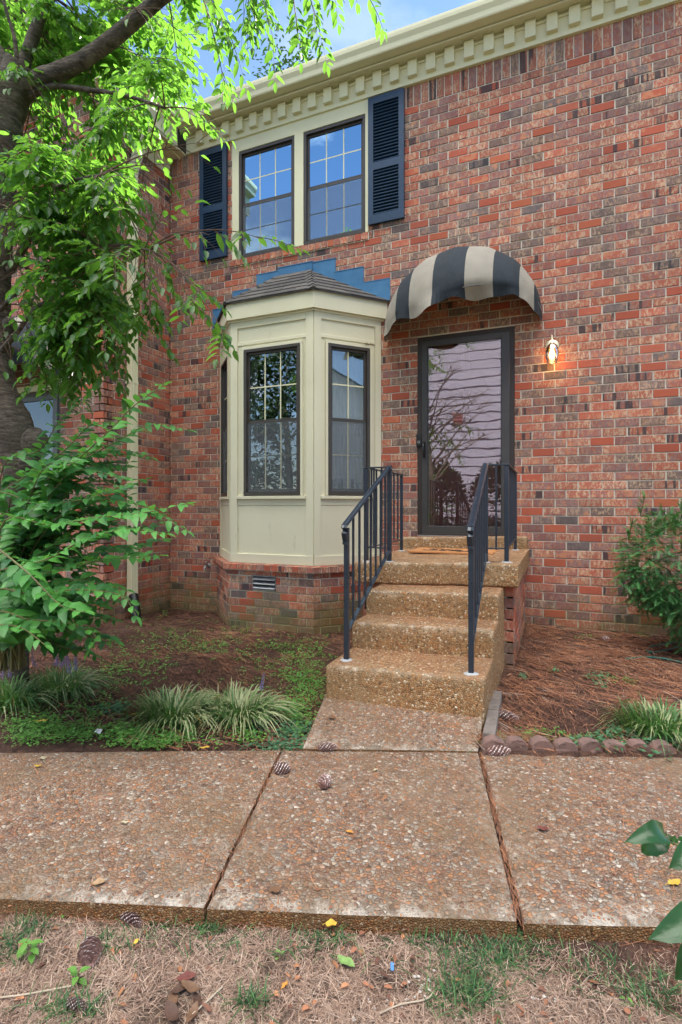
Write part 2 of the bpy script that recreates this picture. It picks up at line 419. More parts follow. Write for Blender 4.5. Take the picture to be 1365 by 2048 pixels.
TWIG = simple('brown_twig', (.12,.06,.035), (.07,.04,.025), .7)
GTWIG = simple('green_twig', (.16,.17,.06), (.13,.09,.045), .6)
LEAF = leaf_mat('cherry_leaf', (.026,.085,.020), (.070,.180,.038), (.19,.43,.045), .38, .48)
LEAFD = leaf_mat('court_leaf', (.012,.035,.012), (.03,.07,.02), (.04,.10,.01), .5, .2)
LEAFS = leaf_mat('shrub_leaf', (.020,.105,.03), (.105,.34,.065), (.16,.42,.06), .48, .30)
YEW = leaf_mat('yew_needle', (.025,.11,.035), (.10,.31,.085), (.08,.22,.03), .45, .2)
LIRI = leaf_mat('liriope_blade', (.045,.13,.030), (.13,.26,.075), (.20,.42,.08), .42, .25)
WEED = leaf_mat('weed_leaf', (.07,.22,.04), (.22,.44,.09), (.18,.45,.06), .5, .3)
IVY = leaf_mat('bluish_weed_leaf', (.05,.15,.07), (.13,.27,.13), (.10,.30,.1), .5, .25)
NEED = tone_mat('pine_straw', [(0, (.11,.06,.045)), (.3, (.23,.105,.068)), (.6, (.35,.15,.08)), (.8, (.46,.21,.10)), (1, (.42,.33,.27))], .85)
DRY = tone_mat('dry_grass', [(0, (.14,.085,.058)), (.3, (.30,.19,.135)), (.65, (.46,.31,.225)), (1, (.62,.48,.37))], .85)
GRN = tone_mat('green_grass', [(0, (.02,.055,.022)), (.5, (.045,.13,.04)), (1, (.12,.22,.07))], .6)
CONE = tone_mat('pine_cone_scale', [(0, (.14,.065,.05)), (.4, (.34,.20,.17)), (.7, (.55,.43,.41)), (1, (.78,.72,.70))], .8)
FALL = {k: simple('fallen_leaf_'+k, c, tuple(x*.7 for x in c), .6, 60, 4, .2, 200) for k, c in
        dict(dark=(.11,.055,.035), yellow=(.72,.45,.06), tan=(.48,.30,.16), green=(.26,.42,.12), red=(.20,.06,.045), orange=(.70,.30,.05), brown=(.20,.105,.055), cream=(.62,.52,.33)).items()}
def ground_mat(name, cols, sc):
    m, nt, nd, lk, b = newmat(name)
    co = nt.nodes.new('ShaderNodeNewGeometry').outputs['Position']
    n1 = noise_(nt, co, sc, 8, .75); n2 = noise_(nt, co, 1.8, 4, .6); n3 = noise_(nt, co, 130, 3, .7, (1, .35, 1))
    c = ramp(nt, n1, [(.3, cols[0]), (.5, cols[1]), (.7, cols[2])])
    c = mixc(nt, ramp(nt, n2, [(.42, 0), (.62, .6)]), c, cols[3])
    c = mixc(nt, .8, c, ramp(nt, n3, [(.3, .5), (.7, 1.5)]), 'MULTIPLY')
    lk.new(c, b.inputs['Base Color']); b.inputs['Roughness'].default_value = .95; b.inputs['Specular IOR Level'].default_value = .15
    bump(nt, b, math_(nt, 'ADD', n1, n3), 1.0, .02)
    return m
MULCH = ground_mat('mulch_soil', [(.05,.03,.024), (.14,.074,.052), (.24,.13,.085), (.09,.055,.045)], 22)
LAWNM = ground_mat('lawn_soil', [(.07,.045,.034), (.20,.135,.10), (.33,.24,.18), (.13,.085,.06)], 26)
FARM = ground_mat('grass_ground', [(.035,.055,.018), (.07,.10,.03), (.10,.12,.05), (.10,.085,.05)], 6)

# ------------------------------------------------------------------ brick builder
CO, BL, ZP = .0813, .2032, .0405
def rect_sub(rects, h):
    out = []
    for (a, b, c, d) in rects:
        x0, x1, z0, z1 = h
        if x1 <= a or x0 >= b or z1 <= c or z0 >= d: out.append((a, b, c, d)); continue
        if x0 > a: out.append((a, x0, c, d))
        if x1 < b: out.append((x1, b, c, d))
        A, B = max(a, x0), min(b, x1)
        if z0 > c: out.append((A, B, c, z0))
        if z1 < d: out.append((A, B, z1, d))
    return out
def one_brick(mb, fr, a, b, c, d, face=.0, dep=.007, kind=None):
    O, dd, n = fr
    e = face + U(-.0012, .0016); j = lambda: U(-.0009, .0009)
    ch = .0028
    P = lambda u, q, z: (O[0]+dd[0]*u+n[0]*q, O[1]+dd[1]*u+n[1]*q, z)
    ti = U(-.001, .001)
    r = R()
    if kind is not None: r = kind()
    col = (r, R(), R(), 1)
    vs = [P(a+ch+j(), e+ti, c+ch+j()), P(b-ch+j(), e-ti, c+ch+j()), P(b-ch+j(), e-ti, d-ch+j()), P(a+ch+j(), e+ti, d-ch+j()),
          P(a, e-ch, c), P(b, e-ch, c), P(b, e-ch, d), P(a, e-ch, d),
          P(a, face-dep-.003, c), P(b, face-dep-.003, c), P(b, face-dep-.003, d), P(a, face-dep-.003, d)]
    fs = [(0,1,2,3), (0,4,5,1), (1,5,6,2), (2,6,7,3), (3,7,4,0), (4,8,9,5), (5,9,10,6), (6,10,11,7), (7,11,8,4)]
    mb.add(vs, fs, 0, col)
def frame(p0, p1):
    d = (p1[0]-p0[0], p1[1]-p0[1]); L = sqrt(d[0]**2+d[1]**2); d = (d[0]/L, d[1]/L)
    return ((p0[0], p0[1]), d, (d[1], -d[0])), L
def wall(name, p0, p1, z0, z1, holes=(), uph=0.0, parent=None, soldier=None, thick=.14, dep=.007):
    fr, L = frame(p0, p1)
    mb = MB(); J = .0108
    row = int(floor((z0-ZP)/CO))
    while ZP+row*CO < z1:
        c, d = ZP+row*CO+J/2, ZP+(row+1)*CO-J/2
        c = max(c, z0); d = min(d, z1)
        if d-c > .015:
            ph = uph + (BL/2 if row % 2 else 0)
            k = int(floor((0-ph)/BL))
            wob = U(-.003, .003)
            while ph+k*BL < L:
                g = U(-.0022, .0022)
                a = max(0, ph+k*BL+J/2+wob+g); b = min(L, ph+(k+1)*BL-J/2+wob+g)
                if b-a > .012:
                    rs = [(a, b, c, d)]
                    for h in holes: rs = rect_sub(rs, h)
                    for q in rs:
                        if q[1]-q[0] > .012 and q[3]-q[2] > .012: one_brick(mb, fr, *q, dep=dep)
                k += 1
        row += 1
    if soldier:
        s0, s1 = soldier; u = uph % CO - CO
        while u < L:
            a, b = max(0, u+J/2), min(L, u+CO-J/2)
            if b-a > .012:
                rs = [(a, b, s0+J*.6, s1)]
                for h in holes: rs = rect_sub(rs, h)
                for q in rs:
                    if q[1]-q[0] > .012 and q[3]-q[2] > .012: one_brick(mb, fr, *q, dep=dep, kind=lambda: U(.2, .9))
            u += CO
    rs = [(0, L, z0, soldier[1] if soldier else z1)]
    for h in holes: rs = rect_sub(rs, h)
    for (a, b, c, d) in rs: mb.fbox(fr, a if a > 0 else dep, b if b < L else L-dep, -thick, -dep, c, d, 1)
    return mb.build(name, [BRICK, MORTAR], parent)

XC = -4.626
house = empty('brick_townhouse', (-1, 0, 0), 'mottled red brick townhouse with cream bay, navy shutters and dark storm door', 'townhouse')
BX0, BX1 = -3.84, -1.777
upw = (-3.67, -1.93, 4.17, 5.7)
door = (-1.374, -.399, .887, 2.96)
def rel(h, x0): return (h[0]-x0, h[1]-x0, h[2], h[3])
wall('wall', (XC, 0), (2.4, 0), -.35, ZP+66*CO+.001, [rel(upw, XC), rel(door, XC), rel((-3.6, -2.0, .6, 3.3), XC)],
     (-.0336-XC) % BL, house, (ZP+66*CO, 5.66))
# ---- neighbour
nb = empty('neighbouring_townhouse', (-7, -1.07, 0), 'projecting brick neighbour at left seen behind the tree leaves', 'townhouse')
YN = -1.07
wall('return_wall', (XC, YN), (XC, 0), -.35, 5.42, [], .06, nb, (5.42, 5.6))
NX = -5.29; ndoor = (NX-.975, NX, .45, 2.53)
wall('wall', (-9.5, YN), (XC, YN), -.35, 6.0, [rel(ndoor, -9.5)], .04, nb)

# ------------------------------------------------------------------ windows
def window(parent, fr, u0, u1, z0, z1, d, cols=3, glass=GLASS, curtains=True, name='window', room=True, screen=True, rows=2):
    w = MB(); fw = .032
    # outer frame
    for (a, b, c, e) in ((u0, u1, z1-fw, z1), (u0, u1, z0, z0+fw*1.2), (u0, u0+fw, z0+fw*1.2, z1-fw), (u1-fw, u1, z0+fw*1.2, z1-fw)):
        w.fbox(fr, a, b, d-.06, d+.018, c, e)
    zm = (z0+z1)/2 + .0
    sw = .026
    def sash(a, b, c, e, dd):
        for (p, q, r_, t) in ((a, b, e-sw, e), (a, b, c, c+sw*1.25), (a, a+sw, c+sw*1.25, e-sw), (b-sw, b, c+sw*1.25, e-sw)):
            w.fbox(fr, p, q, dd-.02, dd, r_, t)
    a, b = u0+fw, u1-fw
    sash(a, b, zm-.01, z1-fw, d-.012)
    sash(a, b, z0+fw*1.2, zm+.022, d-.034+.02)
    root = w.build(name, BRONZE, parent, bevel=.002, seg=1)
    for (c, e, dd) in ((zm+.02, z1-fw-sw, d-.02), (z0+fw*1.2+sw, zm, d-.026)):
        g = MB(); g.fbox(fr, a+sw-.004, b-sw+.004, dd-.004, dd, c-.003, e+.003); g.build('pane', glass, root)
        m = MB(); W = b-a-2*sw; mw = .0065
        for k in range(1, cols):
            u = a+sw+W*k/cols; lo_ = 0 if c > zm else .001; m.fbox(fr, u-mw, u+mw, dd-.010-lo_, dd+.0015-lo_, c, e)
        for k in range(1, rows):
            zz = c+(e-c)*k/rows; lo_ = 0 if c > zm else .001; m.fbox(fr, a+sw, b-sw, dd-.009-lo_, dd+.001-lo_, zz-mw, zz+mw)
        # inner cream sash border
        for (p, q, r_, t) in ((a+sw-.002, b-sw+.002, e-.014, e+.002), (a+sw-.002, b-sw+.002, c-.002, c+.018), (a+sw-.002, a+sw+.014, c+.018, e-.014), (b-sw-.014, b-sw+.002, c+.018, e-.014)):
            m.fbox(fr, p, q, dd-.05, dd-.022, r_, t)
        m.build('muntins', CREAM, root)
    if screen:
        s = MB(); s.fbox(fr, a+.004, b-.004, d-.004, d-.002, z0+fw*1.2, zm-.01); s.build('insect_screen', SCREEN, root)
    return root
def screen_mat():
    m, nt, nd, lk, b = newmat('insect_screen')
    b.inputs['Base Color'].default_value = (.20,.22,.24,1); b.inputs['Roughness'].default_value = .8
    tr = nt.nodes.new('ShaderNodeBsdfTransparent'); mx = nt.nodes.new('ShaderNodeMixShader'); mx.inputs[0].default_value = .20
    lk.new(tr.outputs[0], mx.inputs[1]); lk.new(b.outputs[0], mx.inputs[2]); lk.new(mx.outputs[0], nd['Material Output'].inputs[0])
    return m
SCREEN = screen_mat()
def curtain(parent, p0, p1, z0, z1, amp=.025, waves=9, gather=0):
    mb = MB(); n = waves*8; vs = []; fs = []; p0 = Vector(p0); p1 = Vector(p1)
    d = (p1-p0); nn = Vector((d.y, -d.x, 0)).normalized(); zs = [z0 + (z1-z0)*i/6 for i in range(7)]
    for k in range(n+1):
        t = k/n
        for i, z in enumerate(zs):
            a = amp*sin(t*waves*2*pi + .6*sin(i*.7+t*9)) * (1.0 if i < 6 else .6)
            q = p0 + d*t + nn*a; vs.append((q.x, q.y, z))
    for k in range(n):
        for i in range(6):
            b = k*7+i; fs.append((b, b+7, b+8, b+1))
    mb.add(vs, fs, 0, None, True)
    return mb.build('curtain', CURT, parent)
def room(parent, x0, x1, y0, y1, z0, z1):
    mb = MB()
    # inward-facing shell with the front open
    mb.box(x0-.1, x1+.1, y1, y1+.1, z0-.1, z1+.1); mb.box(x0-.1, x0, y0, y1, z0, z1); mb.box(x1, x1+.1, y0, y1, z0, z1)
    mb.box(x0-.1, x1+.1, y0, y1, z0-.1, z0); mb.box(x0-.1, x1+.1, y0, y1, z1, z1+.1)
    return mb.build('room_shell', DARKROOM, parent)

FW = ((0, 0), (1, 0), (0, -1))       # main wall frame: u = world x, d = -y
# ---- upper windows with cream trim
t = MB()
t.fbox(FW, -3.672, -3.575, -.08, .012, 4.175, 5.66)
t.fbox(FW, -2.819, -2.703, -.08, .014, 4.175, 5.475)
t.fbox(FW, -1.95, -1.915, -.08, .012, 4.175, 5.66)
t.fbox(FW, -3.575, -1.95, -.08, .012, 5.472, 5.66)
t.build('window_trim', CREAM, house, bevel=.003, seg=1)
window(house, FW, -3.572, -2.822, 4.175, 5.468, -.012, 3, GLASSU)
window(house, FW, -2.70, -1.953, 4.175, 5.468, -.012, 3, GLASSU)
sill = MB(); u = -3.70
while u < -1.93:
    one_brick(sill, FW, u, min(u+.072, -1.9), 4.098, 4.17, face=.018, dep=.03, kind=lambda: U(0, .5)); u += CO
sill.fbox(FW, -3.70, -1.91, -.1, .006, 4.09, 4.168, 1)
sill.build('brick_sill', [BRICK, MORTAR], house)
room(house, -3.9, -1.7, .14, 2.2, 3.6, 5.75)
curtain(house, (-3.6, .22, 0), (-3.32, .22, 0), 4.1, 5.5, .02, 4)
curtain(house, (-2.35, .22, 0), (-1.93, .22, 0), 4.1, 5.5, .02, 5)
curtain(house, (-3.15, .30, 0), (-2.85, .30, 0), 4.1, 5.5, .02, 4)
# ---- shutters
def shutter(x0, x1):
    mb = MB(); z0, z1 = 4.235, 5.60; st = .058
    D0, D1 = .008, .04
    zm = z0 + (z1-z0)*.455
    for (a, b, c, e) in ((x0, x0+st, z0, z1), (x1-st, x1, z0, z1), (x0+st, x1-st, z0, z0+.095), (x0+st, x1-st, z1-.075, z1), (x0+st, x1-st, zm-.045, zm+.035)):
        mb.fbox(FW, a, b, D0, D1, c, e)
    mb.fbox(FW, x0+st, x1-st, D0, D0+.004, z0+.09, z1-.07)
    for (c, e) in ((z0+.095, zm-.045), (zm+.035, z1-.075)):
        n = int((e-c)/.0335); p = (e-c)/n
        for k in range(n):
            z = c+p*(k+.5)
            mb.obox(((x0+x1)/2, -(D0+.017), z), (1,0,0), (0,-.62,-.78), (0,.78,-.62), (x1-x0)/2-st-.001, .0165, .0035)
    return mb.build('shutter', NAVY, house, bevel=0)
shutter(-4.133, -3.735); shutter(-1.908, -1.508)
# ---- frieze, dentils, soffit, gutter
XR = 2.4; XI = -4.34
t = MB()
t.fbox(FW, XI, XR, -.05, .035, 5.62, 5.85)
t.fbox(FW, XI, XR, .035, .05, 5.795, 5.815)
t.build('frieze_board', CREAM, house, bevel=.002, seg=1)
x = -4.16 - .193*0
i = 0
while x < 1.6:
    t = MB(); t.fbox(FW, x, x+.098, .035, .082, 5.672, 5.838); t.build('dentil', CREAM, house, bevel=.002, seg=1); x += .1930; i += 1
t = MB()
t.fbox(FW, XI, XR, -.1, .150, 5.842, 5.862)
t.fbox(FW, XI, XR, .136, .160, 5.826, 5.842)
for xv in (-2.35, -.9):
    for k in range(4): t.fbox(FW, xv, xv+.26, .095+.011*k, .101+.011*k, 5.838, 5.842)
t.build('soffit', CREAMW, house)
# gutter profile extruded along x : (d, z)
gp = [(.16, 5.85), (.255, 5.85), (.262, 5.862), (.270, 5.905), (.292, 5.945), (.296, 5.975), (.296, 6.0), (.288, 6.004), (.285, 5.98), (.16, 5.98)]
def extr(mb, prof, axis, a, b, mi=0):
    n = len(prof)
    if axis == 'x': vs = [(a, -d, z) for d, z in prof] + [(b, -d, z) for d, z in prof]
    else: vs = [(XC+d, a, z) for d, z in prof] + [(XC+d, b, z) for d, z in prof]
    fs = [(i, (i+1) % n, n+(i+1) % n, n+i) for i in range(n)] + [tuple(range(n))[::-1], tuple(range(n, 2*n))]
    mb.add(vs, fs, mi)
t = MB(); extr(t, gp, 'x', XI, XR); t.build('gutter', CREAM, house)
t = MB()
t.add([(XI-.3, -.17, 6.0), (XR, -.17, 6.0), (XR, 4.5, 8.0), (XI-.3, 4.5, 8.0), (XI-.3, -.17, 5.965), (XR, -.17, 5.965), (XR, 4.5, 7.96), (XI-.3, 4.5, 7.96)],
      [(0,1,2,3), (4,7,6,5), (0,4,5,1), (1,5,6,2), (2,6,7,3), (3,7,4,0)])
t.add([(XI-.3, 4.5, 8.0), (XR, 4.5, 8.0), (XR, 9, 5.9), (XI-.3, 9, 5.9)], [(0,1,2,3)])
t.build('roof', SHINGLE, house)
# house body behind, so that side views and light are right
t = MB(); t.box(XC+.15, 2.4, 2.4, 9, -.3, 5.9); t.box(2.26, 2.4, .15, 2.4, -.3, 5.9)
t.build('rear_wall', MORTAR, house)
# neighbour return eave
t = MB()
t.box(XC, XI, YN-.3, -.036, 5.60, 5.615)
t.box(XI-.02, XI, YN-.3, -.2, 5.585, 5.86)
t.box(XC+.012, XC+.035, YN, -.04, 5.40, 5.60)
t.box(XI-.11, XI-.085, YN-.3, -.04, 5.575, 5.60)
t.build('return_eave', CREAM, nb)
t = MB()
vs = gp; extr(t, [(d+.125, z) for d, z in gp], 'y', YN-.3, -.30); t.build('gutter', CREAM, nb)
t = MB()
t.add([(XI+.02, YN-.32, 6.0), (XI+.02, 0, 6.0), (-7, 0, 7.9), (-7, YN-.32, 7.9)], [(0,1,2,3)])
t.add([(XI+.02, YN-.32, 5.97), (XI+.02, 0, 5.97), (-7, 0, 7.87), (-7, YN-.32, 7.87)], [(3,2,1,0)])
t.add([(XI+.02, 0, 6.0), (XI+.02, 4.5, 6.0), (-7, 4.5, 7.9), (-7, 0, 7.9)], [(0,1,2,3)])
t.add([(-7, YN-.32, 7.9), (-7, 9, 7.9), (-9.5, 9, 6), (-9.5, YN-.32, 6)], [(0,1,2,3)])
t.build('roof', SHINGLE, nb)
t = MB(); t.box(-9.5, XC-.15, YN+.3, 9, -.3, 5.9); t.build('rear_wall', MORTAR, nb)
t = MB(); t.box(-9.5, XC+.3, YN-.3, YN-.02, 5.9, 5.93); t.box(-9.5, XC+.3, YN-.32, YN-.3, 5.86, 6.0); t.build('front_eave', CREAM, nb)
# downspout
t = MB()
def rtube(mb, pts, hx, hy):
    pts = [Vector(p) for p in pts]; vs = []; fs = []
    for i, p in enumerate(pts):
        for (a, b) in ((-hx,-hy), (hx,-hy), (hx,hy), (-hx,hy)): vs.append(p+Vector((a, b, 0)))
    for i in range(len(pts)-1):
        for k in range(4): fs.append((i*4+k, i*4+(k+1) % 4, i*4+4+(k+1) % 4, i*4+4+k))
    fs += [(3,2,1,0), tuple(4*(len(pts)-1)+k for k in range(4))]
    mb.add(vs, fs)
DY = -.70
rtube(t, [(XC+.055, DY, .10), (XC+.055, DY, 5.03), (XC+.07, DY, 5.10), (XC+.30, DY, 5.62), (XC+.335, DY, 5.70), (XC+.335, DY, 5.87)], .038, .052)
for z in (.9, 2.6, 4.4): t.box(XC+.0, XC+.096, DY-.056, DY+.056, z, z+.03)
for q in (-.022, .022): t.box(XC+.092, XC+.0965, DY+q-.005, DY+q+.005, .12, 5.0)
t.build('downspout', CREAM, nb, bevel=.003, seg=1)
t = MB(); pts = []; rads = []
a, b_ = Vector((XC+.075, DY-.01, .16)), Vector((XC+.20, DY-.10, -.17))
n = 34
for i in range(n):
    k = i/(n-1); pts.append(a.lerp(b_, k) + Vector((.02*sin(k*pi), 0, 0))); rads.append(.056 if i % 2 else .049)
t.tube(pts, rads, 18)
o = t.build('drain_pipe', PVCK); tag(o, 'black corrugated drain pipe under the cream downspout', 'pipe')

# ------------------------------------------------------------------ bay window
XA, XB, YB = -3.307, -2.310, -.56
P = [(BX0, 0), (XA, YB), (XB, YB), (BX1, 0)]
def offs(poly, o):
    # offset open polyline outward by o (front, sides at ~45deg)
    res = []
    frs = [frame(poly[i], poly[i+1])[0] for i in range(3)]
    n0, n1, n2 = frs[0][2], frs[1][2], frs[2][2]
    def inter(p, d, q, e):
        det = d[0]*e[1]-d[1]*e[0]; tt = ((q[0]-p[0])*e[1]-(q[1]-p[1])*e[0])/det
        return (p[0]+d[0]*tt, p[1]+d[1]*tt)
    L = [((poly[i][0]+frs[i][2][0]*o, poly[i][1]+frs[i][2][1]*o), frs[i][1]) for i in range(3)]
    a = inter(L[0][0], L[0][1], (0, 0), (1, 0)); b = inter(L[0][0], L[0][1], L[1][0], L[1][1])
    c = inter(L[1][0], L[1][1], L[2][0], L[2][1]); d = inter(L[2][0], L[2][1], (0, 0), (1, 0))
    return [a, b, c, d]
bay = MB()
Z0, Z1 = .578, 3.24
wins = []
for i in range(3):
    fr, L = frame(P[i], P[i+1])
    if i == 1: w0, w1 = L*.5-.34, L*.5+.34; w0 = -3.1356-XA; w1 = -2.4577-XA
    elif i == 2: w0, w1 = .198*L, .819*L
    else: w0, w1 = .181*L, .802*L
    zb, zt = 1.298, 2.871
    wins.append((fr, L, w0, w1, zb, zt))
    # sheathing round the opening
    for (a, b, c, e) in ((0, L, Z0, zb), (0, L, zt, Z1), (0, w0, zb, zt), (w1, L, zb, zt)):
        bay.fbox(fr, a, b, -.05, 0, c, e)
    # corner posts / stiles
    pw = .085 if i == 1 else .075
    T = .014
    bay.fbox(fr, 0, pw, 0, T, Z0+.10, Z1); bay.fbox(fr, L-pw, L, 0, T, Z0+.10, Z1)
    bay.fbox(fr, 0, L, 0, T+.004, Z0, Z0+.10)                       # bottom board
    bay.fbox(fr, pw, L-pw, 0, T, Z1-.13, Z1)                        # top rail
    if i == 1 or 1:
        # frieze panel moulding, window casing
        bay.fbox(fr, pw, L-pw, 0, T-.003, zt+.05, zt+.085)
        cw = .028
        bay.fbox(fr, w0-cw, w1+cw, 0, T+.006, zt, zt+.03); bay.fbox(fr, w0-cw, w0, 0, T+.006, zb, zt); bay.fbox(fr, w1, w1+cw, 0, T+.006, zb, zt)
        bay.fbox(fr, pw-.004, L-pw+.004, 0, .034, zb-.035, zb-.004)         # sill ledge
        bay.fbox(fr, pw, L-pw, 0, .006, zb-.10, zb-.035)
bayo = bay.build('bay_window', CREAMW, house, bevel=.0025, seg=1)
bayo['label'] = 'cream three-sided bay window on a brick base'
for k, (fr, L, w0, w1, zb, zt) in enumerate(wins):
    window(house, fr, w0, w1, zb, zt, .004, 3 if k == 1 else 2)
# fix depth: window children sit below a sub-part; flatten to thing > part > sub-part afterwards
# fascia
P2 = offs(P, .055)
fz0, fz1 = 3.20, 3.375
t = MB()
Pin = offs(P, .0)
vs = []
for i in range(3):
    fr, L = frame(P2[i], P2[i+1]); t.fbox(fr, 0, L, -.03, 0, fz0, fz1)
    t.fbox(fr, 0.0, L, -.045, -.03, fz0-.022, fz0+.02)
t.add([(p[0], p[1], fz0+.022) for p in P2], [(0,1,2,3)])
t.build('fascia', CREAMW, bayo)
# shingled roof
P3 = offs(P, .075)
RT = [(-3.03, 0), (-3.016, 0), (-2.627, 0), (-2.61, 0)]
apexL, apexR = Vector((-3.016, -.004, 3.875)), Vector((-2.627, -.004, 3.875))
E = [Vector((p[0], p[1], fz1+.004)) for p in P3]
E[0].y = -.002; E[3].y = -.002
rf = MB()
planes = [(E[0], E[1], apexL, apexL), (E[1], E[2], apexR, apexL), (E[2], E[3], apexR, apexR)]
for (a, b, c, d) in planes:
    nr = (b-a).cross(c-a).normalized()
    if nr.z < 0: nr = -nr
    rows = 6
    for r_ in range(rows):
        t0, t1 = r_/rows, (r_+1.12)/rows
        t1 = min(1, t1)
        l0, l1 = a.lerp(d, t0), a.lerp(d, t1); r0, r1 = b.lerp(c, t0), b.lerp(c, t1)
        W = (r0-l0).length; k = max(1, int(W/.21)); cuts = sorted([0, 1]+[min(.97, max(.03, (j+.5*(r_ % 2)+U(-.12, .12))/k)) for j in range(1, k)])
        for j in range(len(cuts)-1):
            s0, s1 = cuts[j]+.003/W, cuts[j+1]-.003/W
            q = [l0.lerp(r0, s0), l0.lerp(r0, s1), l1.lerp(r1, s1), l1.lerp(r1, s0)]
            up = [q[0]+nr*.013, q[1]+nr*.013, q[2]+nr*.004, q[3]+nr*.004]
            rf.add(q+up, [(4,5,6,7), (0,1,5,4), (1,2,6,5), (3,0,4,7)], 0, (R(), 0, 0, 1))
# hip caps
for (a, d) in ((E[1], apexL), (E[2], apexR)):
    for r_ in range(7):
        p = a.lerp(d, r_/7); q = a.lerp(d, (r_+1.25)/7 if r_ < 6 else 1)
        dr = (q-p).normalized(); sd = dr.cross(Vector((0,0,1))).normalized(); up = sd.cross(dr)
        w = .062; l = .010+.006
        vs = [p-sd*w-up*.008, p+up*l*1.6, p+sd*w-up*.008, q-sd*w-up*.016, q+up*.012, q+sd*w-up*.016]
        rf.add(vs, [(0,1,4,3), (1,2,5,4), (0,2,1)], 0, (R(), 0, 0, 1))
rf.add([apexL+Vector((-.03,-.09,-.064)), apexR+Vector((.03,-.09,-.064)), apexR+Vector((.03,0,.012)), apexL+Vector((-.03,0,.012))], [(0,1,2,3)], 0, (.7,0,0,1))
rf.build('bay_roof', SHINGLE, bayo)
dk = MB()
for i in range(3):
    dk.add([E[i]-Vector((0,0,.012)), E[i+1]-Vector((0,0,.012)), E[i+1], E[i]], [(0,1,2,3)])
dk.build('drip_edge', BRONZE, bayo)
# blue step flashing against the wall
def WX(px):
    u_ = (px-CX)/F; Zc = DW/(sin(TH)*u_+cos(TH)); return Zc*(u_*cos(TH)-sin(TH)), Zc
def WP(px, py):
    X, Zc = WX(px); return X, CH+(HY-py)/F*Zc
def wrect(x0, y0, x1, y1):
    a = WP(x0, y0); b = WP(x1, y1)
    return a[0], b[0], b[1], a[1]
k = 0
flz = []
for (x0, x1, yt, yb) in ((626,672,520,575), (670,728,538,590), (728,781,560,600.5), (557,627,517,560), (514,558,545,590), (466,512,579,612), (426,450,617,656)):
    X0 = WX(x0)[0]; X1 = WX(x1)[0]
    zt = WP((x0+x1)/2, yt+ (0 if x0 > 600 else 0))[1]; zb = WP((x0+x1)/2, yb)[1]
    if x0 == 557: zt = WP(x1, 518)[1]-.02
    t = MB(); t.box(X0, X1, -.006-.0012*(k % 3), -.0005, zb-.02, zt)
    t.box(X0, X1, -.011, -.006, zt-.008, zt)
    t.build('step_flashing', FLASH, house); k += 1
# brick base of the bay
PB = offs(P, .045)
bb = []
vent = (.32, .60, .30, .455)
for i in range(3):
    p0, p1 = PB[i], PB[i+1]
    wall('brick_base', p0, p1, -.35, .512, [vent] if i == 1 else [], .04*i, bayo, None, .06)
PC = offs(P, .085)
cap = MB()
for i in range(3):
    fr, L = frame(PC[i], PC[i+1]); n = int(L/CO); w = L/n
    for j in range(n):
        one_brick(cap, fr, j*w+.004, (j+1)*w-.004, .512, .570+U(-.002, .002), face=0, dep=.02, kind=lambda: U(0, .6))
        P_ = lambda u, q, z: (fr[0][0]+fr[1][0]*u+fr[2][0]*q, fr[0][1]+fr[1][1]*u+fr[2][1]*q, z)
        cap.add([P_(j*w+.004, -.002, .571), P_((j+1)*w-.004, -.002, .571), P_((j+1)*w-.004, -.115, .579), P_(j*w+.004, -.115, .579)], [(0,1,2,3)], 0, (U(.1,.7), R(), R(), 1))
    cap.fbox(fr, 0, L, -.12, -.008, .506, .569, 1)
cap.add([(p[0], p[1], .5685) for p in PC], [(0,1,2,3)], 1)
cap.build('brick_cap', [BRICK, MORTAR], bayo)
# foundation vent
fr, L = frame(PB[1], PB[2]); t = MB()
for (a, b, c, e) in ((vent[0], vent[1], vent[2], vent[2]+.010), (vent[0], vent[1], vent[3]-.010, vent[3]), (vent[0], vent[0]+.008, vent[2], vent[3]), (vent[1]-.008, vent[1], vent[2], vent[3])):
    t.fbox(fr, a, b, -.05, .004, c, e)
fvec = Vector((fr[2][0], fr[2][1], 0)); uvec = Vector((fr[1][0], fr[1][1], 0))
for k in range(3):
    z = vent[2]+.035+k*.045
    c = Vector((fr[0][0], fr[0][1], 0)) + uvec*((vent[0]+vent[1])/2) + Vector((0,0,z)) - fvec*.004
    t.obox(c, uvec, (fvec*.75+Vector((0,0,-.66))), (fvec*.66+Vector((0,0,.75))), .132, .024, .0012)
t.fbox(fr, vent[0], vent[1], -.056, -.05, vent[2], vent[3], 1)
t.build('foundation_vent', [GALV, BLACKP], bayo)
# interior of the bay
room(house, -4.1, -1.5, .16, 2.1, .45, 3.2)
t = MB(); t.box(-3.2, -2.42, -.46, .16, 1.0, 1.04); t.build('bay_seat', CREAM, bayo)
curtain(house, (XA+.10, YB+.10, 0), (XA+.27, YB+.10, 0), 1.2, 3.0, .02, 3)
curtain(house, (XB-.12, YB+.10, 0), (XB-.03, YB+.12, 0), 1.2, 3.0, .015, 2)
c2 = Vector((P[2][0], P[2][1], 0)).lerp(Vector((P[3][0], P[3][1], 0)), .18); c3 = Vector((P[2][0], P[2][1], 0)).lerp(Vector((P[3][0], P[3][1], 0)), .88)
curtain(house, c2+Vector((-.07,.07,0)), c3+Vector((-.07,.07,0)), 1.2, 3.0, .012, 9)

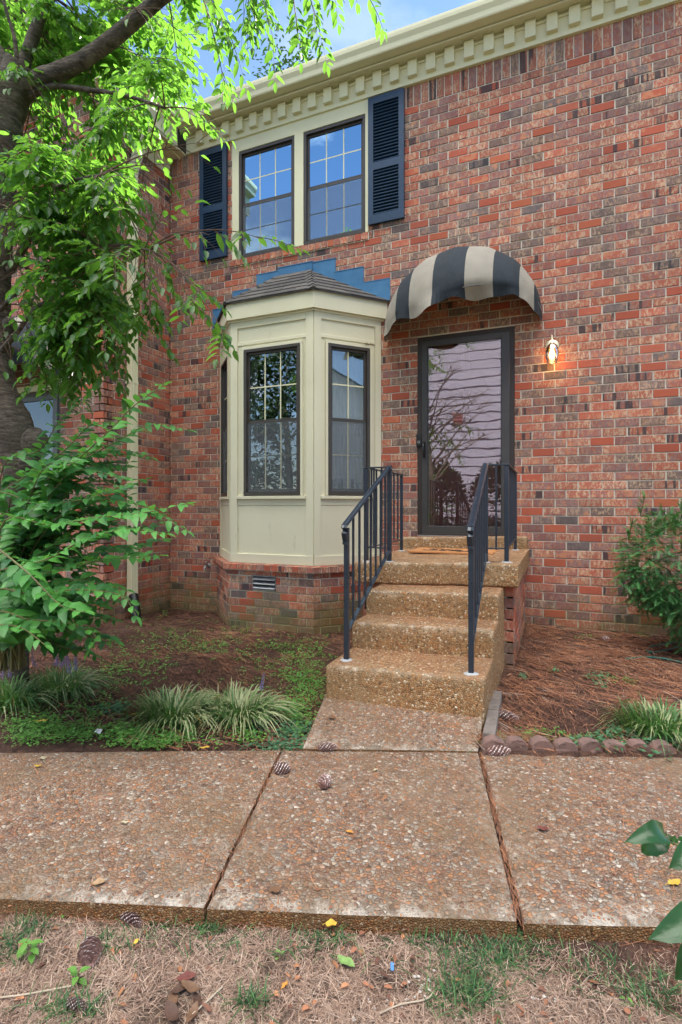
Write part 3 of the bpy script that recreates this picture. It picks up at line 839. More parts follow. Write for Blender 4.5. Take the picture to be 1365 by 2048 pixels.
nx_, nz_ = WP(742, 682); t = MB()
fr, L, w0_, w1_, zb_, zt_ = wins[2]
for k in range(60):
    u_ = w1_+.0+random.gauss(-.03, .035); t.tube([Vector((fr[0][0]+fr[1][0]*(u_+U(-.03,.03))+fr[2][0]*.03, fr[0][1]+fr[1][1]*u_+fr[2][1]*U(.022,.04), zt_+.034+abs(random.gauss(0,.008)))), Vector((fr[0][0]+fr[1][0]*u_+fr[2][0]*.026, fr[0][1]+fr[1][1]*u_+fr[2][1]*.026, zt_+.034+abs(random.gauss(0,.008))))], .0012, 4)
o = t.build('nest_remains', simple('dry_straw_bits', (.26,.17,.09), None, .9)); tag(o, 'scrap of dry brown nest on the trim above the right bay window', 'nest')

# ------------------------------------------------------------------ doors (shared by both houses)
def make_door(parent, x0, x1, z0, z1, Y, swing=True):
    def B(mb, a, b, d0, d1, c, e, mi=0): mb.box(a, b, Y-d1, Y-d0, c, e, mi)
    t = MB(); fw = .045
    B(t, x0, x0+fw, -.14, -.012, z0, z1); B(t, x1-fw, x1, -.14, -.012, z0, z1); B(t, x0+fw, x1-fw, -.14, -.012, z1-fw, z1)
    B(t, x0+fw, x1-fw, -.14, .0, z0, z0+.02)
    t.build('door_frame', DKWOOD, parent, bevel=.003, seg=1)
    a, b, c, e = x0+fw, x1-fw, z0+.022, z1-fw
    s = MB(); st = .062
    B(s, a, a+st, -.034, -.004, c, e); B(s, b-st-.018, b, -.034, -.004, c, e); B(s, a+st, b-st-.018, -.034, -.004, e-.062, e); B(s, a+st, b-st-.018, -.034, -.004, c, c+.075)
    B(s, a+st, a+st+.008, -.034, -.010, c+.075, e-.062); B(s, b-st-.026, b-st-.018, -.034, -.010, c+.075, e-.062)
    sd = s.build('storm_door', STORM, parent, bevel=.003, seg=1)
    g = MB(); B(g, a+st+.008, b-st-.026, -.024, -.020, c+.073, e-.060); g.build('glass', SGLASS, sd)
    h = MB(); hx = a+.030; hz = c+.87
    h.tube([(hx, Y-.006, hz+.07), (hx, Y-.045, hz+.06), (hx, Y-.05, hz), (hx, Y-.045, hz-.06), (hx, Y-.006, hz-.07)], .008, 8)
    h.box(hx-.012, hx+.012, Y-.010, Y+.004, hz-.085, hz+.085)
    h.build('handle', BLACKP, sd)
    # maroon panel door behind
    d = MB(); B(d, a-.005, b+.005, -.135, -.105, c, e+.01)
    w = (b-a)
    for (pa, pb) in ((a+.11, a+w/2-.04), (a+w/2+.04, b-.11)):
        for (pc, pe) in ((c+.20, c+.72), (c+.90, c+1.50), (e-.32, e-.12)):
            B(d, pa, pb, -.105, -.099, pc, pe)
            for (q0, q1, q2, q3) in ((pa-.02, pb+.02, pe, pe+.02), (pa-.02, pb+.02, pc-.02, pc), (pa-.02, pa, pc, pe), (pb, pb+.02, pc, pe)):
                B(d, q0, q1, -.105, -.094, q2, q3)
    fd = d.build('front_door', MAROON, parent, bevel=.003, seg=1)
    kx = a+.128; kz = c+.88
    for (zz, rr, nm) in ((kz, .029, 'door_knob'), (kz+.15, .018, 'deadbolt')):
        k = MB(); yb = Y+.105
        k.lathe((kx, yb, zz), [(rr*1.15, 0), (rr*1.1, -.006), (rr*.45, -.008), (rr*.42, -.026), (rr*.9, -.034), (rr, -.046), (rr*.8, -.058), (0.001, -.062)] if nm == 'door_knob' else [(rr*1.2, 0), (rr, -.012), (rr*.6, -.018), (.001, -.018)], 16, axis='y')
        k.build(nm, BRASS, fd)
make_door(house, *door[:2], door[2], door[3], .0)
make_door(nb, *ndoor[:2], ndoor[2], ndoor[3], YN)
t = MB(); t.box(ndoor[0]-.1, ndoor[1]+.1, YN-.03, YN-.001, ndoor[3], ndoor[3]+.07); t.build('door_lintel', CREAM, nb, bevel=.003)

# video doorbell
bz = CH+(HY-880)/F*5.5
db = empty('video_doorbell', (-1.355, -.0, bz), 'small black video doorbell on the left door frame', 'doorbell')
t = MB(); t.box(-1.382, -1.328, -.012, .012, bz-.063, bz+.063); t.build('housing', BLACKP, db, bevel=.004)
t = MB(); t.box(-1.374, -1.336, -.0145, -.0121, bz+.018, bz+.05); t.build('camera_window', simple('dark_lens', (.03,.03,.035), None, .1), db)
t = MB()
t.lathe((-1.355, -.0122, bz-.02), [(.0095, 0), (.0095, -.002), (.0125, -.002), (.0125, 0)], 20, axis='y'); t.build('button_ring', simple('pale_ring', (.7,.72,.75), None, .4), db)

# ------------------------------------------------------------------ awning
def make_awning(cx, Y, z0, label, parentless=True):
    PRJ = .80
    aw = empty('door_awning', (cx, Y, z0+.4), label, 'awning', 'striped dome awnings over doors')
    RX = .775; H = .745; PR = .60
    def rim(ph):
        return Vector((cx+RX*cos(ph), Y-.01-PR*sin(ph)**.9 if sin(ph) > 0 else Y-.01, z0+.03+.155*sin(ph)+.10*cos(ph)*sin(ph)))
    def surf(ph, t):      # t 0 wall .. 1 rim
        W = Vector((cx+RX*cos(ph), Y-.008, z0+.03+H*sin(ph)))
        q = rim(ph); a = t*pi/2
        v = Vector((W.x, W.y + (q.y-W.y)*sin(a), q.z + (W.z-q.z)*cos(a)))
        sag = .012*sin(t*pi)*abs(sin(ph*8))          # cloth pulled over the ribs
        wr = .016*noise.noise(Vector((ph*2.2, t*2.5, cx)))*sin(t*pi*.85) + .006*noise.noise(Vector((ph*9, t*5, cx)))*t
        return v - Vector((0, -sag*.5+wr, sag+wr))
    nS = 8; per = 8; nt_ = 14
    mb = MB()
    for k in range(nS):
        mi = 0 if k % 2 == 0 else 1      # from right: navy first
        for j in range(per):
            BN = [radians(q) for q in (0, 23, 40, 61, 80, 102, 121, 136, 180)]
            p0 = BN[k]+(BN[k+1]-BN[k])*j/per; p1 = BN[k]+(BN[k+1]-BN[k])*(j+1)/per
            vs = []; fs = []
            p0 = max(.012, p0); p1 = min(pi-.012, p1)
            for i in range(nt_+1):
                vs.append(surf(p0, i/nt_)); vs.append(surf(p1, i/nt_))
            # valance flap hanging from the rim, wavy
            def flap(ph, q):
                L = .085+.035*abs(sin(ph*4))+.05*noise.noise(Vector((ph*2.3, 7, cx)))
                b0 = rim(ph); out = Vector((0, -1, 0))
                back = .09*noise.noise(Vector((ph*4.1, 3, cx))) + .09*exp(-((ph-1.2)/.28)**2)
                return b0 + Vector((0, back*q, -L*q + .012*sin(q*pi)))
            for q in (.33, .66, 1.0):
                vs.append(flap(p0, q)); vs.append(flap(p1, q))
            n = len(vs)//2
            for i in range(n-1): fs.append((2*i, 2*i+1, 2*i+3, 2*i+2))
            mb.add(vs, fs, mi, None, True)
    mb.build('canvas', [AWB, AWT], aw)
    fm = MB()
    pts = [rim(.02+ (pi-.04)*i/24) - Vector((0, -.020, .010)) for i in range(25)]
    fm.tube(pts, .009, 8)
    pts = [Vector((cx+(RX-.012)*cos(a), Y-.014, z0+.02+(H-.02)*sin(a))) for a in [.02+(pi-.04)*i/24 for i in range(25)]]
    fm.tube(pts, .008, 8)
    for k in range(1, nS):
        ph = pi*k/nS; fm.tube([Vector((cx+(q.x-cx)*.94, Y-.01+(q.y-Y)*.92, z0+.03+(q.z-z0-.03)*.94)) for q in [surf(ph, i/8) for i in range(9)]], .006, 6)
    fm.build('frame', GALV, aw)
    return aw
make_awning(-.923, 0, 2.99, 'navy and tan striped dome awning above the storm door')
make_awning(NX-.49, YN, 2.62, 'striped dome awning of the neighbour, partly hidden by leaves')

# ------------------------------------------------------------------ wall lanterns
lx, lz = -.058, 2.68
ln = empty('wall_lantern', (lx, 0, lz), 'small brass lantern with clear glass jar lit beside the storm door', 'lantern')
t = MB(); t.lathe((lx, -.001, lz+.035), [(.001, 0), (.062, 0), (.062, -.008), (.055, -.014), (.001, -.016)], 28, axis='y'); t.build('backplate', NICKEL, ln)
t = MB()
t.tube([(lx, -.012, lz+.03), (lx, -.05, lz+.03), (lx, -.085, lz+.05), (lx, -.095, lz+.075)], .006, 8)
t.lathe((lx, -.095, lz), [(.001, .115), (.005, .115), (.006, .06), (.016, .045), (.020, .02), (.0205, -.012), (.018, -.012)], 18)
t.build('arm', NICKEL, ln)
t = MB(); t.lathe((lx, -.095, lz), [(.022, .035), (.048, .012), (.062, -.03), (.064, -.06), (.056, -.11), (.048, -.15), (.046, -.15), (.054, -.11), (.062, -.06), (.060, -.03), (.046, .010), (.022, .032)], 28); t.build('glass_shade', LGLASS, ln)
t = MB(); t.lathe((lx, -.095, lz-.02), [(.008, .01), (.012, -.005), (.022, -.035), (.026, -.055), (.020, -.078), (.001, -.09)], 18); t.build('bulb', emit_mat('warm_bulb', (1, .62, .28), 14), ln)
ld = bpy.data.lights.new('lantern_glow', 'POINT'); ld.energy = .32; ld.color = (1, .55, .22); ld.shadow_soft_size = .03
lo = bpy.data.objects.new('lantern_glow', ld); COL.objects.link(lo); lo.location = (lx, -.10, lz-.17)
# neighbour's coach lantern
X, Y_, Z_ = NX+.25, YN, 2.62
ln = empty('coach_lantern', (X, Y_, Z_), 'black coach lantern with lit frosted panes beside the neighbour door', 'lantern')
t = MB(); t.box(X-.04, X+.04, Y_-.02, Y_-.001, Z_-.15, Z_+.02); t.tube([(X, Y_-.02, Z_-.10), (X, Y_-.08, Z_-.13), (X, Y_-.12, Z_-.10)], .010, 8)
t.lathe((X, Y_-.12, Z_), [(.05, -.10), (.052, -.09), (.05, -.09)], 6); t.lathe((X, Y_-.12, Z_), [(.09, .09), (.05, .14), (.015, .16), (.012, .19), (.001, .2)], 6)
for k in range(6):
    a = 2*pi*k/6; t.tube([(X+.05*cos(a), Y_-.12+.05*sin(a), Z_-.10), (X+.085*cos(a), Y_-.12+.085*sin(a), Z_+.09)], .004, 5)
t.build('cage', BLACKP, ln)
t = MB(); t.lathe((X, Y_-.12, Z_), [(.046, -.095), (.080, .085)], 6); t.build('glass_panes', emit_mat('frosted_lit_glass', (1, .93, .85), .7), ln)

# ------------------------------------------------------------------ steps
steps = empty('entry_steps', (-.9, -1.5, 0), 'golden exposed aggregate steps and landing leading up to the storm door', 'steps')
def tz(x): return .028*(x+.87)
def slab(name, x0, x1, y0, y1, z0, z1, mat=AGGS, parent=steps, b=.014):
    mb = MB()
    # subdivided, slightly uneven block
    nx, ny, nz = max(2, int((x1-x0)/.05)), max(2, int((y1-y0)/.05)), max(2, int((z1-z0)/.045))
    bm = bmesh.new()
    bmesh.ops.create_cube(bm, size=1)
    ed = list(bm.edges); 
    bmesh.ops.bevel(bm, geom=ed, offset=.0001, segments=1, affect='EDGES') if False else None
    for v in bm.verts:
        v.co = Vector((x0 if v.co.x < 0 else x1, y0 if v.co.y < 0 else y1, z0 if v.co.z < 0 else z1))
    bmesh.ops.bevel(bm, geom=list(bm.edges), offset=b, segments=2, affect='EDGES', profile=.5)
    bmesh.ops.subdivide_edges(bm, edges=[e for e in bm.edges if e.calc_length() > .1], cuts=14, use_grid_fill=True)
    for v in bm.verts:
        p = v.co
        nn = noise.noise_vector(p*9)*.004 + noise.noise_vector(p*30)*.0025
        v.co = p + Vector((nn.x, nn.y, nn.z + tz(p.x)))
        v.co.y += .010*noise.noise(Vector((p.x*2, z0*9, 0)))
    mb.w['wear'] = [exp(-sqrt((v.co.y-y0)**2+(v.co.z-tz(v.co.x)-z1)**2)/.022)*.9 for v in bm.verts]
    mb.v = [tuple(v.co) for v in bm.verts]; bm.verts.index_update()
    mb.f = [tuple(v.index for v in f.verts) for f in bm.faces]; mb.m = [0]*len(mb.f); mb.c = [(.5,.5,.5,1)]*len(mb.f); mb.sm = [True]*len(mb.f)
    bm.free()
    return mb.build(name, mat, parent)
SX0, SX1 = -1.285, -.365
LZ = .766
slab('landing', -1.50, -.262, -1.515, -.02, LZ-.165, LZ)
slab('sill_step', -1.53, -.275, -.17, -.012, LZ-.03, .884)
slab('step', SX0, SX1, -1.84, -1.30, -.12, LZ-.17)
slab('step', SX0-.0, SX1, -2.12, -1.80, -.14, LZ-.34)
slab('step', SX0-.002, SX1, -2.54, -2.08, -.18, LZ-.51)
# brick support under the landing
wall('brick_support', (-.372, -1.42), (-.300, -1.42), -.2, LZ-.16, [], .0, steps, None, .05)
wall('brick_support', (-.300, -1.42), (-.300, 0), -.2, LZ-.16, [], .02, steps, None, .05)
wall('brick_support', (-1.46, 0), (-1.46, -1.42), -.2, LZ-.17, [], .02, steps, None, .05)
wall('brick_support', (-1.46, -1.42), (-1.28, -1.42), -.2, LZ-.17, [], .02, steps, None, .05)
t = MB(); t.box(door[0]+.02, door[1]-.02, -.03, -.0, .872, .888); t.build('threshold', ALU, house)

# ------------------------------------------------------------------ railings
def railing(side, label):
    if side < 0: A, Bp, Cp, D_ = (-1.205, -2.41), (-1.225, -1.46), (-1.425, -1.44), (-1.425, -.42)
    else: A, Bp, Cp, D_ = (-.447, -2.45), (-.497, -1.42), (-.352, -1.39), (-.372, -.27)
    g = empty('stair_railing', (A[0], A[1], 0), label, 'railing', 'iron railings on the entry steps')
    rl = LZ+.735
    stz = LZ-.51
    def post(p, z0, z1, h=.0145, parent=g):
        t = MB(); t.box(p[0]-h, p[0]+h, p[1]-h, p[1]+h, z0, z1); o = t.build('post', RAILM, g, bevel=.002, seg=1)
        f = MB(); vs = []; n = 14
        for k in range(n):
            a = 2*pi*k/n; r = .040*(1+.25*noise.noise(Vector((cos(a)*2, sin(a)*2, p[0]*7+p[1]*5))))
            vs.append((p[0]+r*cos(a), p[1]+r*sin(a)*1.1, z0+.001)); 
        for k in range(n):
            a = 2*pi*k/n; vs.append((p[0]+.02*cos(a), p[1]+.02*sin(a), z0+.007))
        f.add(vs, [(k, (k+1) % n, n+(k+1) % n, n+k) for k in range(n)] + [tuple(range(n, 2*n))]); f.build('grout_patch', GREYPATCH, o)
    post(A, stz+tz(A[0]), 1.06); post(Bp, LZ+tz(Bp[0]), rl-.015, .016); post(Cp, LZ+tz(Cp[0]), rl-.012, .016); post(D_, LZ+tz(D_[0]), rl-.012, .013)
    # moulded sloping handrail with lamb's-tongue end
    av, bv = Vector((A[0], A[1]-.03, 1.075)), Vector((Bp[0], Bp[1], rl))
    t = MB()
    def rail(mb, pts, hw, hh):
        prof = [(-hw*.55, -hh), (hw*.55, -hh), (hw*.8, -hh*.2), (hw, .0), (hw, hh*.5), (hw*.62, hh), (hw*.2, hh*.72), (-hw*.2, hh*.72), (-hw*.62, hh), (-hw, hh*.5), (-hw, 0), (-hw*.8, -hh*.2)]
        vs = []; fs = []; n = len(prof); pts = [Vector(p) for p in pts]
        for i, p in enumerate(pts):
            tv = (pts[min(i+1, len(pts)-1)]-pts[max(i-1, 0)]).normalized()
            sd = tv.cross(UP)
            if sd.length < .05: sd = Vector((1, 0, 0))
            sd.normalize(); u_ = sd.cross(tv)
            for (a, b) in prof: vs.append(p+sd*a+u_*b)
        for i in range(len(pts)-1):
            for k in range(n): fs.append((i*n+k, i*n+(k+1) % n, (i+1)*n+(k+1) % n, (i+1)*n+k))
        fs += [tuple(range(n))[::-1], tuple(range(n*(len(pts)-1), n*len(pts)))]
        mb.add(vs, fs)
    rail(t, [av, bv], .021, .011)
    # curl down at the foot
    rail(t, [av, av+Vector((0, -.012, -.016)), av+Vector((0, -.012, -.045)), av+Vector((0, .004, -.085)), av+Vector((0, .012, -.10))], .019, .010)
    t.box(A[0]-.014, A[0]+.014, A[1]-.034, A[1]-.012, .958, .975)
    t.build('handrail', RAILM, g)
    def flat(name, p, q, z, hw=.019, hh=.005):
        p = Vector((p[0], p[1], z)); q = Vector((q[0], q[1], z)); t = MB()
        d = (q-p).normalized(); t.obox((p+q)/2, d, d.cross(UP), UP, (q-p).length/2+hw, hw, hh); t.build(name, RAILM, g, bevel=.0015, seg=1)
    flat('top_rail', Bp, Cp, rl-.004); flat('top_rail', Cp, D_, rl-.0045)
    zb = LZ+.105
    flat('bottom_rail', Bp, Cp, zb+tz(Bp[0]), .011, .005); flat('bottom_rail', Cp, D_, zb+tz(Cp[0])+.002, .010, .005)
    # sloping bottom rail
    t = MB(); p, q = Vector((A[0], A[1], stz+.16)), Vector((Bp[0], Bp[1], LZ+.08)); d = (q-p).normalized(); sd = d.cross(UP).normalized()
    t.obox((p+q)/2, d, sd, sd.cross(d), (q-p).length/2, .013, .005); t.build('bottom_rail', RAILM, g)
    def bal(x, y, z0, z1):
        t = MB(); h = .0065; t.box(x-h, x+h, y-h, y+h, z0, z1); t.build('baluster', RAILM, g)
    n = 8
    for k in range(1, n):
        s = k/n; y = A[1]+(Bp[1]-A[1])*s; x_ = A[0]+(Bp[0]-A[0])*s
        bal(x_, y, stz+.16+(LZ+.08-stz-.16)*s, 1.06+(rl-1.06)*(s+.03)-.008)
    m = 1 if side > 0 else 2
    for k in range(1, m+1):
        s = k/(m+1); bal(Bp[0]+(Cp[0]-Bp[0])*s, Bp[1]+(Cp[1]-Bp[1])*s, zb, rl-.008)
    n = 8
    for k in range(1, n):
        s = k/n; bal(Cp[0]+(D_[0]-Cp[0])*s, Cp[1]+(D_[1]-Cp[1])*s, zb, rl-.008)
    return g
railing(-1, 'dark blue iron railing on the bay window side of the steps')
railing(1, 'dark blue iron railing on the lantern side of the steps')

# ------------------------------------------------------------------ doormat
dmz = LZ+tz(-.9)+.004
mat_ = empty('doormat', (-.93, -.60, dmz), 'orange coir doormat with black script letters on the landing', 'doormat')
t = MB(); t.prism([(-1.26, -.78), (-.52, -.78), (-.52, -.36), (-1.26, -.36)], dmz, dmz+.016); t.build('pile', COIR, mat_, bevel=.004)
def text_mesh(txt, size, loc, mat, parent, name, shear=0.3, ext=.001):
    cu = bpy.data.curves.new('txt', 'FONT'); cu.body = txt; cu.size = size; cu.shear = shear; cu.extrude = ext; cu.offset = .002
    cu.align_x = 'CENTER'; cu.align_y = 'CENTER'
    ob = bpy.data.objects.new('txt', cu); COL.objects.link(ob)
    dg = bpy.context.evaluated_depsgraph_get(); me = bpy.data.meshes.new_from_object(ob.evaluated_get(dg))
    bpy.data.objects.remove(ob)
    me.materials.clear(); me.materials.append(mat)
    o = bpy.data.objects.new(name, me); COL.objects.link(o); o.parent = parent; o.location = Vector(loc)-woff(parent)
    return o
text_mesh('Stay', .30, (-.93, -.57, dmz+.0175), MATK, mat_, 'lettering')

# ------------------------------------------------------------------ sidewalk and walkway
def slab_quad(name, a, b, c, d, th, mat, label=None, wear=True, nu=46, nv=34, tilt=0.0):
    # a,b front left/right ; c,d rear right/left  (Vectors incl. z)
    mb = MB(); vs = []; fs = []; w = []
    for j in range(nv+1):
        for i in range(nu+1):
            s, t_ = i/nu, j/nv
            p = (a.lerp(b, s)).lerp(d.lerp(c, s), t_)
            e = min(s*(b-a).length, (1-s)*(b-a).length, t_*(d-a).length, (1-t_)*(d-a).length)
            dz = -.009*exp(-e/.008) + .0025*noise.noise(p*3) + .0012*noise.noise(p*17)
            vs.append(p+Vector((0, 0, dz)))
            w.append(exp(-t_*(d-a).length/.045) + .45*exp(-min(s, 1-s)*(b-a).length/.03))
    st = nu+1
    for j in range(nv):
        for i in range(nu): fs.append((j*st+i, j*st+i+1, (j+1)*st+i+1, (j+1)*st+i))
    mb.add(vs, fs, 0, None, True)
    # skirts
    def skirt(idx, wv=0.0):
        pts = [vs[k] for k in idx]; n = len(pts)
        rows = 4; q = []
        for r_ in range(rows+1):
            for p in pts:
                jj = noise.noise(Vector((p.x*14, p.y*14, r_*2.1)))*.004 if 0 < r_ else 0
                q.append(p+Vector((jj, jj, -th*r_/rows)))
                w.append(wv if r_ == 0 else 0)
        f = [(r_*n+k, (r_+1)*n+k, (r_+1)*n+k+1, r_*n+k+1) for r_ in range(rows) for k in range(n-1)]
        mb.add(q, f, 1, None, True)
    skirt([i for i in range(st)]); skirt([nv*st+i for i in range(st)]); skirt([j*st for j in range(nv+1)]); skirt([j*st+nu for j in range(nv+1)])
    mb.w['wear'] = w
    o = mb.build(name, [mat, AGGE], None); tag(o, label, None, None, 'structure'); return o
AGGE = agg_mat('stained_slab_edge', 120, 1, False, (.80,.68,.56))
rearL0, rearJ1, rearJ2, rearR = PG(0, 1503), PG(563, 1497.5), PG(960.5, 1503), PG(1365, 1511)
frL0, frJ1, frJ2, frR = PG(0, 1793), PG(411, 1811), PG(1041, 1840), PG(1365, 1847)
gap = .006
def along(a, b, d): return b + (b-a).normalized()*d
exL, exR = 2.4, 2.6
rearLL = along(rearJ1, rearL0, exL); frLL = along(frJ1, frL0, exL)
rearRR = along(rearJ2, rearR, exR); frRR = along(frJ2, frR, exR)
ux = Vector((gap, 0, 0))
slab_quad('sidewalk', frLL, frJ1-ux, rearJ1-ux, rearLL, .13, AGG, nu=120)
slab_quad('sidewalk', frJ1+ux, frJ2-ux*1.6, rearJ2-ux*1.6, rearJ1+ux, .13, AGG, nu=60)
slab_quad('sidewalk', frJ2+ux*1.6, frRR, rearRR, rearJ2+ux*1.6, .13, AGG, nu=110)
w0, w1 = PG(606, 1494), PG(957, 1499)
w0 = Vector((w0.x, w0.y, 0)); w1 = Vector((w1.x, w1.y, 0))
slab_quad('walkway', w0, w1, Vector((SX1-.01, -2.50, .075)), Vector((SX0-.03, -2.47, .060)), .12, AGG, wear=False, nu=40, nv=24)

# ------------------------------------------------------------------ ground
def gz(x, y):
    # bed height
    d = max(0, min(1, (-y)/2.7))
    if x < -.9: z = -.135*(1-d) + -.045*d
    else: z = .035*(1-d) + .012*d
    z += .012*noise.noise(Vector((x*2.2, y*2.2, 1))) + .006*noise.noise(Vector((x*8, y*8, 4)))
    return z
fd = (frJ2-frJ1).normalized(); fn = Vector((fd.y, -fd.x, 0))   # toward the camera
def in_bed(x, y):
    p = Vector((x, y, 0)); q = (p-rearJ1).dot(Vector(((rearJ2-rearJ1).normalized().y, -(rearJ2-rearJ1).normalized().x, 0)))
    return q < 0
mb = MB(); vs = []; fs = []
nx, ny = 150, 60; x0, x1, y0, y1 = -9.2, 2.4, -3.9, .02
for j in range(ny+1):
    for i in range(nx+1):
        x = x0+(x1-x0)*i/nx; y = y0+(y1-y0)*j/ny; z = gz(x, y)
        if not in_bed(x, y+.05) or y < -2.75: z = min(z, -.055)
        vs.append((x, y, z))
for j in range(ny):
    for i in range(nx): fs.append((j*(nx+1)+i, j*(nx+1)+i+1, (j+1)*(nx+1)+i+1, (j+1)*(nx+1)+i))
mb.add(vs, fs, 0, None, True); o = mb.build('garden_bed', MULCH); tag(o, kind='structure')
# lawn strip + far ground
LAWZ = -.062
mb = MB(); vs = []; fs = []; nx, ny = 140, 60
for j in range(ny+1):
    for i in range(nx+1):
        p = frLL.lerp(frRR, i/nx) + fn*(-.12 + 2.6*j/ny)
        z = LAWZ + .010*noise.noise(Vector((p.x*4, p.y*4, 2))) + .006*noise.noise(Vector((p.x*13, p.y*13, 2))); vs.append((p.x, p.y, z))
for j in range(ny):
    for i in range(nx): fs.append((j*(nx+1)+i, j*(nx+1)+i+1, (j+1)*(nx+1)+i+1, (j+1)*(nx+1)+i))
mb.add(vs, fs, 0, None, True); o = mb.build('lawn', LAWNM); tag(o, kind='structure')
mb = MB(); mb.add([(-150, -150, -.16), (150, -150, -.16), (150, 150, -.16), (-150, 150, -.16)], [(0,1,2,3)]); o = mb.build('ground', FARM); tag(o, kind='structure')
mb = MB(); mb.box(-60, 60, -16, -9.2, -.3, -.10); o = mb.build('road', simple('asphalt', (.07,.07,.072), (.05,.05,.05), .9, 8, 5, .3, 200)); tag(o, kind='structure')

# ---- pine straw
def ok_bed(x, y):
    if y > -.02 or x < XC and y > YN-.02: return False
    if y > -.62 and BX0-.1 < x < BX1+.1: 
        if y > -.62 and (x > BX0-.1+(-y) and x < BX1+.1-(-y)): return False
    if SX0-.03 < x < SX1+.03 and -2.56 < y: return False
    if -1.48 < x < -.28 and y > -1.45: return False
    return in_bed(x, y)
wl = [w0, w1]
def on_walk(x, y):
    if y > -2.45: return False
    # walkway trapezoid
    ya, yb = -2.48, (w0.y+w1.y)/2
    if y < yb: return False
    s = (y-ya)/(yb-ya); a = (SX0-.03)*(1-s)+w0.x*s; b = (SX1-.01)*(1-s)+w1.x*s
    return a < x < b
def needle(mb, x, y, z, L, az, col, w=.0016, lift=.01):
    d = Vector((cos(az), sin(az), 0)); sd = Vector((-d.y, d.x, 0)); b = U(-.25, .25); n = 3
    h0, h1 = U(0, lift), U(0, lift)
    pts = [Vector((x, y, z)) + d*(L*(k/n-.5)) + sd*(b*L*((k/n-.5)**2)) + Vector((0, 0, h0+(h1-h0)*k/n + .004)) for k in range(n+1)]
    vs = []
    for p in pts: vs += [p+sd*w*.5, p-sd*w*.5+Vector((0, 0, w*.4))]
    mb.add(vs, [(2*k, 2*k+1, 2*k+3, 2*k+2) for k in range(n)], 0, col)
mb = MB(); cnt = 0
while cnt < 38000:
    if cnt % 8 < 5: x, y = U(-5.2, -1.0), U(-3.3, 0)
    else: x, y = U(-.6, 1.6), U(-3.2, 0)
    if not ok_bed(x, y) or on_walk(x, y): continue
    cl = noise.noise(Vector((x*3, y*3, 9)))
    if cl < -.08 and R() < .62: cnt += 1; continue
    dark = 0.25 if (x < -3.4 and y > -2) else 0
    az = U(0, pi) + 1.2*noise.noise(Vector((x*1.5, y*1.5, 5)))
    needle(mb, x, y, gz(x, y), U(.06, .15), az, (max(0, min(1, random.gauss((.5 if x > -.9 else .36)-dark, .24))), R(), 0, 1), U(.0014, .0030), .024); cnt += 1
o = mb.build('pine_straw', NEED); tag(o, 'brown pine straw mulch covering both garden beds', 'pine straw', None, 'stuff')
# loose needles on paving, steps, in the joints
mb = MB()
for k in range(420):
    s = R(); t_ = R()**.7
    p = (frL0.lerp(frR, s)).lerp(rearL0.lerp(rearR, s), t_)
    needle(mb, p.x, p.y, .001, U(.03, .10), U(0, pi), (U(.5, .85), R(), 0, 1), .0016, .006)
for k in range(330):
    a, b = (frJ1, rearJ1) if k % 3 == 0 else (frJ2, rearJ2)
    p = a.lerp(b, R()); az = math.atan2((b-a).y, (b-a).x)+U(-.35, .35)
    needle(mb, p.x+U(-.008, .012), p.y, -.010, U(.02, .08), az, (U(.0, .8), R(), 0, 1), .0015, .008)
for k in range(700):
    st_ = random.choice(((-1.5, LZ, -.2), (-1.84, LZ-.17, -1.53), (-2.12, LZ-.34, -1.86), (-2.53, LZ-.51, -2.14)))
    x = U(SX0+.02, SX1-.02); y = st_[2] - abs(random.gauss(0, .35))*abs(st_[2]-st_[0])
    if y < st_[0]+.02: continue
    needle(mb, x, y, st_[1]+tz(x), U(.03, .09), U(0, pi), (U(.45, .8), R(), 0, 1), .0016, .006)
for k in range(320):
    x, y = U(-2.2, -.2), U(w0.y-.03, -2.5)
    if on_walk(x, y): needle(mb, x, y, .005+.07*(y-w0.y)/(-2.48-w0.y), U(.03, .09), U(0, pi), (U(.5, .85), R(), 0, 1), .0016, .006)
for k in range(900):
    p = frLL.lerp(frRR, R()); p = p + fn*U(.0, .06); needle(mb, p.x, p.y, LAWZ, U(.05, .12), math.atan2(fd.y, fd.x)+U(-.5, .5), (U(.2, .75), R(), 0, 1), .0018, .02)
o = mb.build('loose_needles', NEED); tag(o, 'loose orange pine needles scattered over the paving', 'pine needles', None, 'stuff')

# ---- dry lawn grass
mb = MB(); gb = MB()
def blade(mb, p, az, L, w, bend, col, lean=.6):
    d = Vector((cos(az), sin(az), 0)); sd = Vector((-d.y, d.x, 0)); pts = []
    for k in range(4):
        s = k/3; pts.append(p + d*(L*(lean*s + bend*s*s*.6)) + UP*(L*(s*(1-lean*.7) - bend*s*s*.55)))
    mb.strip(pts, sd, w, col)
cnt = 0
while cnt < 42000:
    px, py = (U(-90, 1450) if cnt < 34000 else U(-700, 2200)), U(1812, 2100)
    if R() < .45: py = 1812+(R()**1.5)*290
    p = PG(px, py, LAWZ); q = (p-frJ1).dot(fn)
    if q < .006: continue
    d0 = noise.noise(Vector((p.x*5, p.y*5, 3)))
    cnt += 1
    if d0 < -.38 and R() < .8: continue
    p.z = LAWZ-.004+.010*noise.noise(Vector((p.x*4, p.y*4, 2)))
    L = U(.02, .055)
    blade(mb, p, U(0, 2*pi), L, U(.0011, .0022), U(.1, .9), (max(0, min(1, random.gauss(.55, .22)+.2*d0)), R(), 0, 1), U(.5, 1.1))
o = mb.build('dry_grass', DRY); tag(o, 'dry tan thatch of the dormant lawn in the foreground', 'dry grass', None, 'stuff')
